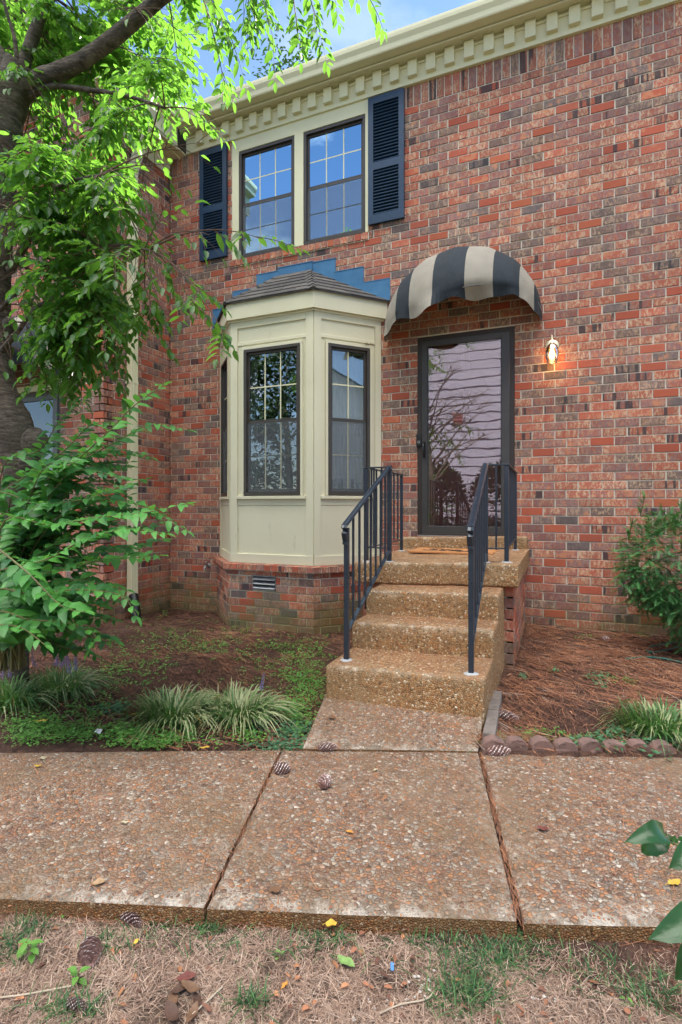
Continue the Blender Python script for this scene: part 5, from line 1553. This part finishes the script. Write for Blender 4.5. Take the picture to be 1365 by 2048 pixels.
# ------------------------------------------------------------------ pine cones
def cone_mesh(L=.13, r=.026, open_=1.0):
    mb = MB(); nrow = 17
    mb.lathe((0, 0, 0), [(.001, -L/2)]+[(r*.45*sin(pi*min(1, (k+.6)/12)), -L/2+L*k/12) for k in range(1, 12)]+[(.001, L/2)], 8, 0, (.1, .5, 0, 1))
    for j in range(nrow):
        s = j/(nrow-1); rr = r*(sin(pi*(.16+.78*s))**.7); ns = 7
        for k in range(ns):
            a = 2*pi*(k/ns) + j*2.4; z = -L/2+L*(.04+.88*s)
            c = Vector((cos(a), sin(a), 0)); t_ = Vector((-sin(a), cos(a), 0)); w = rr*.55
            base = c*rr*.35+Vector((0,0,z)); tip = c*rr*U(1.15,1.4)+Vector((0,0,z+.008*open_+.002)); mid = (base+tip)/2
            up = Vector((0,0,.0045))
            vs = [base, mid+t_*w, tip+t_*w*.45, tip+c*.002+up*.6, tip-t_*w*.45, mid-t_*w, tip-up*1.0-c*.001, mid-up*.6]
            col = (.45+U(-.25,.2)+.35*s*R(), R(), 0, 1)
            mb.add(vs, [(0,1,7),(0,7,5),(1,2,6,7),(7,6,4,5)], 0, (.15, R(), 0, 1)); mb.add(vs, [(0,1,5),(1,2,4,5)], 0, (.4, R(), 0, 1)); mb.add(vs, [(2,3,6),(3,4,6),(2,3,4)], 0, (min(1, .75+U(-.3,.25)), R(), 0, 1))
    return mb
cm1 = cone_mesh(.135, .024); c1 = cm1.build('pine_cone', CONE); cm2 = cone_mesh(.105, .030, .5); c2_ = cm2.build('pine_cone', CONE)
cones = [(0, 944,1448,.02,.35,.95,'slender pine cone lying on the walkway beside the edging blocks'), (0,1014,1433,.035,-.5,.95,'slender pine cone on the mulch just behind the edging blocks'), (0,997,1503,.012,.1,.9,'pine cone lying in front of the first scalloped edging stone'),
         (1,564,1537,.02,.15,.75,'pale pine cone at the top of the left paving joint'), (1,650,1563,.025,1.25,.7,'pale stubby pine cone on the middle sidewalk slab'), (0,655,1494,.014,.05,.75,'small reddish pine cone at the back edge of the sidewalk'),
         (0,262,1838,LAWZ+.015,-.5,.62,'whitish pine cone lying against the sidewalk front edge'), (1,180,1905,LAWZ+.02,-1.05,.80,'pale scaly pine cone lying on the dry lawn'), (0,152,2010,LAWZ+.01,-.3,.45,'dull brown pine cone half buried near the bottom left'),
         (1,1211,1278,.05,.2,.7,'dark pine cone near the brick wall under the yew')]
for k, (ty, px, py, z, az, sc, lb) in enumerate(cones):
    src = (c1, c2_)[ty]
    o = src.copy(); COL.objects.link(o); o.location = PG(px, py, z)
    # lay on its side pointing along az in the picture plane (ground)
    d = (RV*cos(az)+FV*sin(az)); o.rotation_euler = d.to_track_quat('Z', 'Y').to_euler(); o.scale = (sc, sc, sc)
    tag(o, lb, 'pine cone', 'pine cones on the ground')
bpy.data.objects.remove(c1); bpy.data.objects.remove(c2_)

# ------------------------------------------------------------------ fallen leaves
def fallen(px, py, z, L, az, colr, label, W=.6, curl=.25):
    p = PG(px, py, z); mb = MB(); d = RV*cos(az)+FV*sin(az); sd = d.cross(UP); n = 6; vs = []; fs = []
    for k in range(n+1):
        s = k/n; w = L*W*.5*sin(pi*min(1, .04+s*.96))**.8; h = .004+L*curl*(s-.5)**2+.002*sin(s*9+px)
        c = p+d*(L*(s-.5))+UP*h
        vs += [c-sd*w+UP*(w*U(.15,.4)), c, c+sd*w+UP*(w*U(.0,.4))]
    for k in range(n):
        for j in range(2): fs.append((3*k+j, 3*k+j+1, 3*k+j+4, 3*k+j+3))
    mb.add(vs, fs, 0, None, True)
    m = len(vs); mb.add([v-UP*.0006 for v in vs], [f[::-1] for f in fs], 0, None, True)
    mb.tube([p-d*L*.5+UP*.008, p-d*L*.75+UP*.004], .0008, 4)
    o = mb.build('fallen_leaf', FALL[colr]); tag(o, label, 'leaf', 'fallen leaves on paving and lawn')
FLs = [(663,1851,LAWZ+.03,.034,.1,'yellow','bright yellow fallen leaf at the front edge of the sidewalk',.8),(693,1928,LAWZ+.01,.055,-.6,'green','pale green fallen leaf lying on the dry lawn',.5),
 (374,1958,LAWZ+.01,.050,.3,'red','dark red-brown fallen leaf on the lawn near the brown heap',.55),(570,1973,LAWZ+.01,.022,1.0,'orange','small orange fallen leaf on the lawn at centre',.5),(273,1886,LAWZ+.015,.022,1.2,'yellow','small yellow leaf standing in the lawn near the pale pine cone',.5),
 (198,1767,.004,.040,.35,'tan','tan fallen leaf on the left sidewalk slab near the front edge',.6),(552,1783,.004,.036,0,'brown','orange-brown squarish leaf on the middle slab near the front edge',.8),(250,1647,.004,.030,.1,'cream','pale pinkish leaf in the middle of the left slab',.4),
 (87,1518,.004,.034,.3,'cream','cream coloured leaf at the back edge of the left slab',.6),(76,1534,.004,.032,0,'yellow','dull yellow leaf beside the cream one on the left slab',.45),(411,1497,.012,.045,.25,'yellow','yellow leaf on the bed edge below the liriope',.4),
 (700,1666,.004,.028,-.4,'orange','small orange-pink leaf on the middle slab left of centre',.5),(1087,1660,.004,.045,-.2,'red','dark purplish leaf on the right slab beside the joint',.6),(752,1541,.004,.026,.7,'cream','tiny cream leaf on the middle slab near the walkway',.5),
 (1350,1768,.004,.05,.3,'yellow','pale yellow leaf at the right edge of the right slab',.45),(85,1443,.0,.06,.25,'yellow','long yellow leaf in the bed below the left liriope',.3),(370,1445,.0,.03,.4,'tan','curled tan leaf in the mulch beside the liriope',.6),
 (190,1385,-.0,.07,1.2,'brown','narrow rust-brown leaf in the mulch at left',.3),(268,1430,.0,.04,.3,'yellow','small golden leaf in the mulch left of the variegated liriope',.4),(702,1404,.055,.03,0,'tan','tan fleck of leaf on the walkway below the bottom step',.5),
 (665,1437,.035,.05,.1,'brown','flat brown leaf lying on the walkway',.5),(1160,1335,.02,.04,-.5,'orange','orange-brown leaf in the right bed',.5),(1065,1375,.02,.03,.2,'tan','small tan leaf in the right bed near the blocks',.6),
 (1120,1278,.03,.06,.1,'tan','pale lobed leaf near the wall in the right bed',.5),(800,1181,LZ-.16,.04,.1,'brown','small brown leaf on the step below the landing',.5)]
for k in range(6):
    a = k/6*2*pi
    FLs.append((370+34*cos(a)+U(-10,10), 2006+30*sin(a), LAWZ+.004+.006*(k % 3), U(.045,.07), U(0,6), 'brown' if k % 2 else 'dark',
      ('crumpled brown leaf of the dry heap, rightmost', 'crumpled paler leaf of the dry heap, lower right', 'crumpled brown leaf of the dry heap, lower left', 'crumpled paler leaf of the dry heap, leftmost', 'crumpled brown leaf of the dry heap, upper left', 'crumpled paler leaf of the dry heap, upper right')[k], U(.35,.5), U(.3,.6)))
for a in FLs: fallen(*a)
# litter : small brown leaf bits, white quartz bits
mb = MB()
for k in range(700):
    x, y = (U(-5, -1.2), U(-3.2, -.1)) if R() < .6 else (U(-.4, 1.5), U(-3.0, -.1))
    if not ok_bed(x, y): continue
    a = U(0, 2*pi); mb.leaf((x, y, gz(x, y)+U(.004, .02)), (cos(a), sin(a), U(-.1,.2)), UP, U(.015,.04), U(.008,.016), U(.1,.5), U(-.5,.8), (U(.15,.9), R(), 0, 1))
for k in range(140):
    p = PG(U(-50,1400), U(1860, 2090), LAWZ); a = U(0, 2*pi); mb.leaf(p+UP*U(.003,.012), (cos(a), sin(a), U(-.1,.2)), UP, U(.012,.032), U(.008,.016), U(.1,.5), U(-.5,.8), (U(.05,.8), R(), 0, 1))
for k in range(60):
    p = PG(U(-50,1400), U(1500, 1820), 0); a = U(0, 2*pi); mb.leaf(p+UP*.003, (cos(a), sin(a), 0), UP, U(.010,.022), U(.006,.012), U(.1,.3), U(-.1,.3), (U(.1,.9), R(), 0, 1))
o = mb.build('leaf_litter', NEED); tag(o, 'small curled brown bits of leaf over beds and lawn', 'leaf litter', None, 'stuff')
mb = MB()
def pebble(p, r):
    bm = bmesh.new(); bmesh.ops.create_icosphere(bm, subdivisions=1, radius=r)
    bm.verts.ensure_lookup_table(); bm.verts.index_update()
    vs = [p+Vector((v.co.x*1.3, v.co.y, v.co.z*.6))+noise.noise_vector(v.co*90+p*30)*r*.3 for v in bm.verts]; fs = [tuple(v.index for v in f.verts) for f in bm.faces]; bm.free(); mb.add(vs, fs)
for (px, py, n, s) in ((846,1962,11,14),(850,1985,4,10),(1078,1998,5,10),(754,2000,5,12),(706,2040,3,8),(1100,2000,3,10),(830,2000,4,20)):
    for k in range(n): pebble(PG(random.gauss(px, s), random.gauss(py, s*.6), LAWZ+.006), U(.0018,.0045))
o = mb.build('white_gravel_bits', simple('white_gravel', (.62,.56,.50), (.45,.40,.36), .8)); tag(o, 'scattered white gravel crumbs in the dry lawn', 'gravel', None, 'stuff')
t = MB(); p = PG(785, 1934, LAWZ+.014); t.obox(p, RV, FV+UP*.8, UP-FV*.8, .0045, .009, .0012); o = t.build('plastic_scrap', simple('blue_plastic', (.02,.25,.62), None, .4), bevel=.001); tag(o, 'small bright blue plastic scrap in the lawn', 'scrap')
t = MB(); p = bedp(195, 1468); t.add([p+Vector((a, b, c)) for a, b, c in ((-.025,-.01,.004),(.0,-.02,.02),(.03,-.012,.008),(.022,.015,.022),(-.01,.018,.012),(0,0,.028))], [(0,1,5),(1,2,5),(2,3,5),(3,4,5),(4,0,5)]); o = t.build('paper_scrap', simple('white_paper', (.7,.7,.7), None, .7)); tag(o, 'crumpled white scrap of paper in the left bed', 'scrap')
# sticks
for (pts, r, lb) in (([(0,1996),(60,1988),(145,1972)], .0022, 'long pale straw stem on the lawn at lower left'), ([(760,2028),(800,2010),(850,2000),(868,1985)], .0020, 'dark bent stick in the lawn near the white gravel'), ([(385,2030),(420,1998),(445,1975)], .0024, 'grey stick poking from the brown leaf heap')):
    t = MB(); P_, _ = cr([PG(a, b, LAWZ+.012) for a, b in pts], [1]*len(pts), 4); t.tube(P_, [r]*len(P_), 6, jit=.3)
    o = t.build('stick', simple('pale_straw', (.55,.45,.33), None, .8) if r < .003 else TWIG); tag(o, lb, 'stick')

# ------------------------------------------------------------------ hose, faucet
t = MB(); hz = lambda p: Vector((p.x, p.y, gz(p.x, p.y)+.016))
P_, _ = cr([hz(bedp(1252, 1323)), hz(bedp(1290, 1319)), hz(bedp(1330, 1322)), hz(bedp(1400, 1335)), hz(bedp(1440, 1318)), hz(bedp(1380, 1296)), hz(bedp(1330, 1305)), hz(bedp(1298, 1309)), hz(bedp(1302, 1298)), hz(bedp(1345, 1290)), hz(bedp(1420, 1280)), hz(bedp(1430,1268)), Vector((1.12, -.25, .10)), Vector((1.02, -.3, .45)), Vector((1.1, -.18, .6))], [1]*15, 6)
t.tube(P_, .0085, 8)
o = t.build('garden_hose', HOSE); tag(o, 'green garden hose looping under the yew shrub', 'hose')
X, Zc = WX(418); z = WP(418, 1131)[1]
fa = empty('hose_faucet', (X, 0, z), 'small metal hose faucet on the brick left of the bay', 'faucet')
t = MB(); t.tube([(X, 0, z), (X, -.05, z), (X, -.075, z-.01), (X, -.09, z-.04)], [.012,.014,.013,.012], 10); t.lathe((X, -.003, z), [(.001,0),(.028,0),(.026,-.006),(.012,-.008)], 14, axis='y'); t.build('spout', GALV, fa)
t = MB(); t.tube([(X, -.055, z+.01), (X, -.055, z+.045)], .005, 6); t.lathe((X, -.055, z+.045), [(.001,0),(.024,0),(.026,.004),(.024,.008),(.001,.010)], 12); t.build('valve_handle', GALV, fa)

# ------------------------------------------------------------------ what the windows and the door mirror: the far side of the court
def siding_mat():
    m, nt, nd, lk, b = newmat('white_lap_siding')
    co = objco(nt); sp = nt.nodes.new('ShaderNodeSeparateXYZ'); lk.new(co, sp.inputs[0])
    b.inputs['Base Color'].default_value = (.40,.36,.43,1); b.inputs['Roughness'].default_value = .6; return m
WSID = siding_mat()
opp = empty('white_sided_house', (-3, -20, 0), 'white lap-sided gable house across the court, seen only mirrored in the glass', 'house')
mb = MB(); z = .6
ox0, ox1, oy = -11.0, 3.2, -19.0
def gab(z): 
    return 0
while z < 7.4:
    mb.add([(ox0, oy+.06, z), (ox1, oy+.06, z), (ox1, oy, z+.40), (ox0, oy, z+.40), (ox0, oy, z), (ox1, oy, z)], [(0,1,2,3), (4,5,1,0)]); z += .40
z = 7.4; cxm = (ox0+ox1)/2
while z < 10.6:
    f = 1-(z-7.4)/3.3; a, b_ = cxm-(cxm-ox0)*f, cxm+(ox1-cxm)*f; mb.add([(a, oy+.035, z), (b_, oy+.035, z), (b_, oy, z+.40), (a, oy, z+.40), (a, oy, z), (b_, oy, z)], [(0,1,2,3), (4,5,1,0)]); z += .40
mb.box(ox0, ox1, oy-9, oy-.01, -.2, 7.4)
mb.build('siding', WSID, opp)
mb = MB(); mb.add([(ox0-.5, oy+.5, 7.2), (cxm, oy+.5, 10.9), (cxm, oy-9, 10.9), (ox0-.5, oy-9, 7.2)], [(0,1,2,3)]); mb.add([(ox1+.5, oy+.5, 7.2), (cxm, oy+.5, 10.9), (cxm, oy-9, 10.9), (ox1+.5, oy-9, 7.2)], [(3,2,1,0)])
mb.build('roof', SHINGLE, opp)
mb = MB(); mb.box(-4.55, -4.05, oy+.03, oy+.06, 4.9, 5.45)
for k in range(4): mb.box(-4.52, -4.08, oy+.06, oy+.09, 4.94+k*.13, 4.99+k*.13)
mb.build('attic_vent', MAROON, opp)
op2 = empty('white_gabled_house', (15, -6, 0), 'white gabled house right of the court, mirrored in the bay side glass', 'house')
mb = MB(); z = -.1; X2 = 14.0
while z < 5.0:
    mb.add([(X2-.03, -11.5, z), (X2-.03, -3.2, z), (X2, -3.2, z+.24), (X2, -11.5, z+.24), (X2, -11.5, z), (X2, -3.2, z)], [(0,1,2,3), (4,5,1,0)]); z += .24
mb.box(X2+.01, X2+8, -11.5, -3.2, -.2, 5.0)
mb.add([(X2, -11.5, 5.0), (X2, -3.2, 5.0), (X2, -7.35, 7.6), (X2+8, -11.5, 5.0), (X2+8, -3.2, 5.0), (X2+8, -7.35, 7.6)], [(0,1,2), (3,5,4)])
mb.build('siding', simple('bright_white_siding', (.85,.86,.88), (.8,.81,.83), .6), op2)
mb = MB(); mb.add([(X2-.4, -12.0, 4.7), (X2-.4, -7.35, 7.7), (X2+8, -7.35, 7.7), (X2+8, -12.0, 4.7)], [(0,1,2,3)]); mb.add([(X2-.4, -2.7, 4.7), (X2-.4, -7.35, 7.7), (X2+8, -7.35, 7.7), (X2+8, -2.7, 4.7)], [(3,2,1,0)]); mb.build('roof', SHINGLE, op2)
# trees behind the camera
def bgtree(c, h, r, n, label, lf=.20, bare=False, name='court_tree'):
    g = empty(name, c, label, 'tree', 'trees across the court'); t = MB(); f = MB()
    t.tube([c-UP*.3, c+UP*h*.25+Vector((.1,0,0)), c+UP*h*.5, c+UP*h*.8+Vector((-.2,.1,0))], [.16,.13,.10,.04], 10)
    for k in range(26):
        a = U(0, 2*pi); s = U(.2, .8); b = c+UP*h*s; e = b+Vector((cos(a)*r*U(.5,1), sin(a)*r*U(.5,1), h*U(.05,.3))); m = (b+e)/2+UP*.2
        t.tube([b, m, e], [.05*(1.1-s), .03*(1.1-s), .010], 6)
        if n == 0:
            for j in range(9):
                q = m.lerp(e, R()); q2 = q+Vector((U(-.5,.5), U(-.3,.3), U(-.3,.6))); t.tube([q, (q+q2)/2+Vector((0,0,.06)), q2], [.010,.006,.003], 4)
        for j in range(n//26):
            q = m.lerp(e, U(.0, 1.15))+Vector((random.gauss(0,.35), random.gauss(0,.35), random.gauss(0,.3))); a2 = U(0, 2*pi)
            f.leaf(q, (cos(a2), sin(a2), U(-.8,.3)), UP+Vector((U(-.6,.6),U(-.6,.6),0)), lf, lf*.5, .2, .2, (random.gauss(.45,.2), R(), 0, 1), 0, True)
    t.build('trunk', BARK, g)
    if n: f.build('crown', LEAFD, g)
bgtree(Vector((-8.0, -10.5, -.1)), 7.0, 2.8, 7800, 'leafy tree across the court at the left, mirrored in the bay glass')
bgtree(Vector((-3.6, -10.0, -.1)), 6.0, 2.2, 0, 'bare tree across the court mirrored in the storm door')
bgtree(Vector((6.5, -7.0, -.1)), 5.0, 1.6, 2600, 'leafy tree across the court at the right, mirrored in the bay side glass')
# hedge line
for k, (x, w) in enumerate(((-9.5, 1.3), (-7.0, 1.2), (-4.6, 1.1), (-2.2, 1.2), (0.3, 1.0), (2.8, 1.2))):
    g = empty('round_bush', (x, -16.6, -.1), ('leftmost', 'second', 'third', 'fourth', 'fifth', 'rightmost')[k]+' rounded bush in front of the white house, counted from the left', 'bush', 'bushes by the white house'); f = MB()
    for j in range(3000):
        v = Vector((random.gauss(0,1), random.gauss(0,1), random.gauss(0,1))).normalized(); q = Vector((x, -16.6, 1.1))+Vector((v.x*w, v.y*.9, v.z*1.7*(1+.2*noise.noise(v*3))))*U(.8,1)
        f.leaf(q, v+Vector((U(-.5,.5),U(-.5,.5),.2)), UP, .24, .15, .1, .1, (U(.1,.5), R(), 0, 1), 0, True)
    f.build('foliage', LEAFD, g)
# tree top far behind the roof
g = empty('treetop_beyond_roof', (-3.5, 14, 0), 'pale tree top just showing over the gutter against the sky', 'tree'); f = MB(); t = MB()
tp = PX(588, 152, 20); t.tube([Vector((tp.x, tp.y, 0)), Vector((tp.x, tp.y, tp.z-3)), Vector((tp.x+.1, tp.y, tp.z))], [.2,.1,.02], 8)
for k in range(1500):
    q = tp+Vector((random.gauss(0,.75), random.gauss(0,.75), -abs(random.gauss(0,1.3))+.35)); a = U(0, 2*pi); f.leaf(q, (cos(a), sin(a), U(-.6,.6)), UP, .17, .08, .1, .1, (U(.4,.9), R(), 0, 1), 0, True)
f.build('crown', LEAFD, g); t.build('trunk', BARK, g)

# ------------------------------------------------------------------ camera, light, sky
cam = bpy.data.cameras.new('camera'); co_ = bpy.data.objects.new('camera', cam); COL.objects.link(co_)
co_.location = CAM; co_.rotation_euler = (pi/2, 0, TH); cam.sensor_fit = 'HORIZONTAL'; cam.sensor_width = 36; cam.lens = 36*F/1365
cam.shift_y = -(1024-HY)/1365; cam.clip_end = 1000; cam.clip_start = .02; S.camera = co_
EL, AZ = radians(45), radians(-24)      # sun beyond the house, a little left of its normal
sv = Vector((-sin(AZ)*cos(EL), cos(AZ)*cos(EL), sin(EL)))
sl = bpy.data.lights.new('sun', 'SUN'); sl.energy = 4.5; sl.angle = radians(.5); sl.color = (1, .95, .86)
so = bpy.data.objects.new('sun', sl); COL.objects.link(so); so.rotation_euler = sv.to_track_quat('Z', 'Y').to_euler(); so.location = (0, 10, 20)
w = bpy.data.worlds.new('World'); S.world = w; w.use_nodes = True; nt = w.node_tree; bg = nt.nodes['Background']
sk = nt.nodes.new('ShaderNodeTexSky'); sk.sky_type = 'NISHITA'; sk.sun_disc = False; sk.sun_elevation = EL
sk.sun_rotation = -AZ; sk.air_density = 1.0; sk.dust_density = 0; sk.ozone_density = 2.2
tc = nt.nodes.new('ShaderNodeTexCoord')
n1 = noise_(nt, tc.outputs['Generated'], 2.6, 9, .58, (1, 1, 2.4))
sp = nt.nodes.new('ShaderNodeSeparateXYZ'); nt.links.new(tc.outputs['Generated'], sp.inputs[0])
msk = ramp(nt, n1, [(.47, 0), (.66, 1)])
def lobe(v, lo, hi):
    d = nt.nodes.new('ShaderNodeVectorMath'); d.operation = 'DOT_PRODUCT'; v = Vector(v).normalized(); d.inputs[1].default_value = v
    nt.links.new(tc.outputs['Generated'], d.inputs[0]); return ramp(nt, d.outputs['Value'], [(lo, 0), (hi, 1)])
def lobe_(v, lo, hi):
    d = nt.nodes.new('ShaderNodeVectorMath'); d.operation = 'DOT_PRODUCT'; d.inputs[1].default_value = Vector(v).normalized()
    nt.links.new(tc.outputs['Generated'], d.inputs[0]); return ramp(nt, d.outputs['Value'], [(lo, 0), (hi, 1)])
# loose cloud in view, blue between; bright unseen cloud added high behind viewer to light facade
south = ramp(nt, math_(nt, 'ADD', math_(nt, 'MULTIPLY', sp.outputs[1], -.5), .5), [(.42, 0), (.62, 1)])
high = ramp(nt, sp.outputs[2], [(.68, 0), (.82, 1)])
fill_cloud = math_(nt, 'MULTIPLY', south, high)
msk = ramp(nt, math_(nt, 'ADD', n1, math_(nt, 'MULTIPLY', fill_cloud, .24)), [(.55, 0), (.66, 1)])
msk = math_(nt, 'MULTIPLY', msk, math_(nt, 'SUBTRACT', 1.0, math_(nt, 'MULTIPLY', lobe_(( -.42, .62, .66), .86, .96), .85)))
cl = mixc(nt, msk, sk.outputs[0], mixc(nt, fill_cloud, (6.6, 6.8, 7.2), (34, 33, 31)))
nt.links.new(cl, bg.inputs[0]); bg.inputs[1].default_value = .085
S.view_settings.view_transform = 'Standard'; S.view_settings.look = 'None'; S.view_settings.exposure = 1.70; S.view_settings.gamma = 1; S.view_settings.use_curve_mapping = False
S.cycles.use_denoising = True
try: S.cycles.denoiser = 'OPENIMAGEDENOISE'
except Exception: pass
S.cycles.max_bounces = 10; S.cycles.diffuse_bounces = 4; S.cycles.transparent_max_bounces = 16; S.cycles.sample_clamp_indirect = 6; S.cycles.caustics_reflective = False; S.cycles.caustics_refractive = False
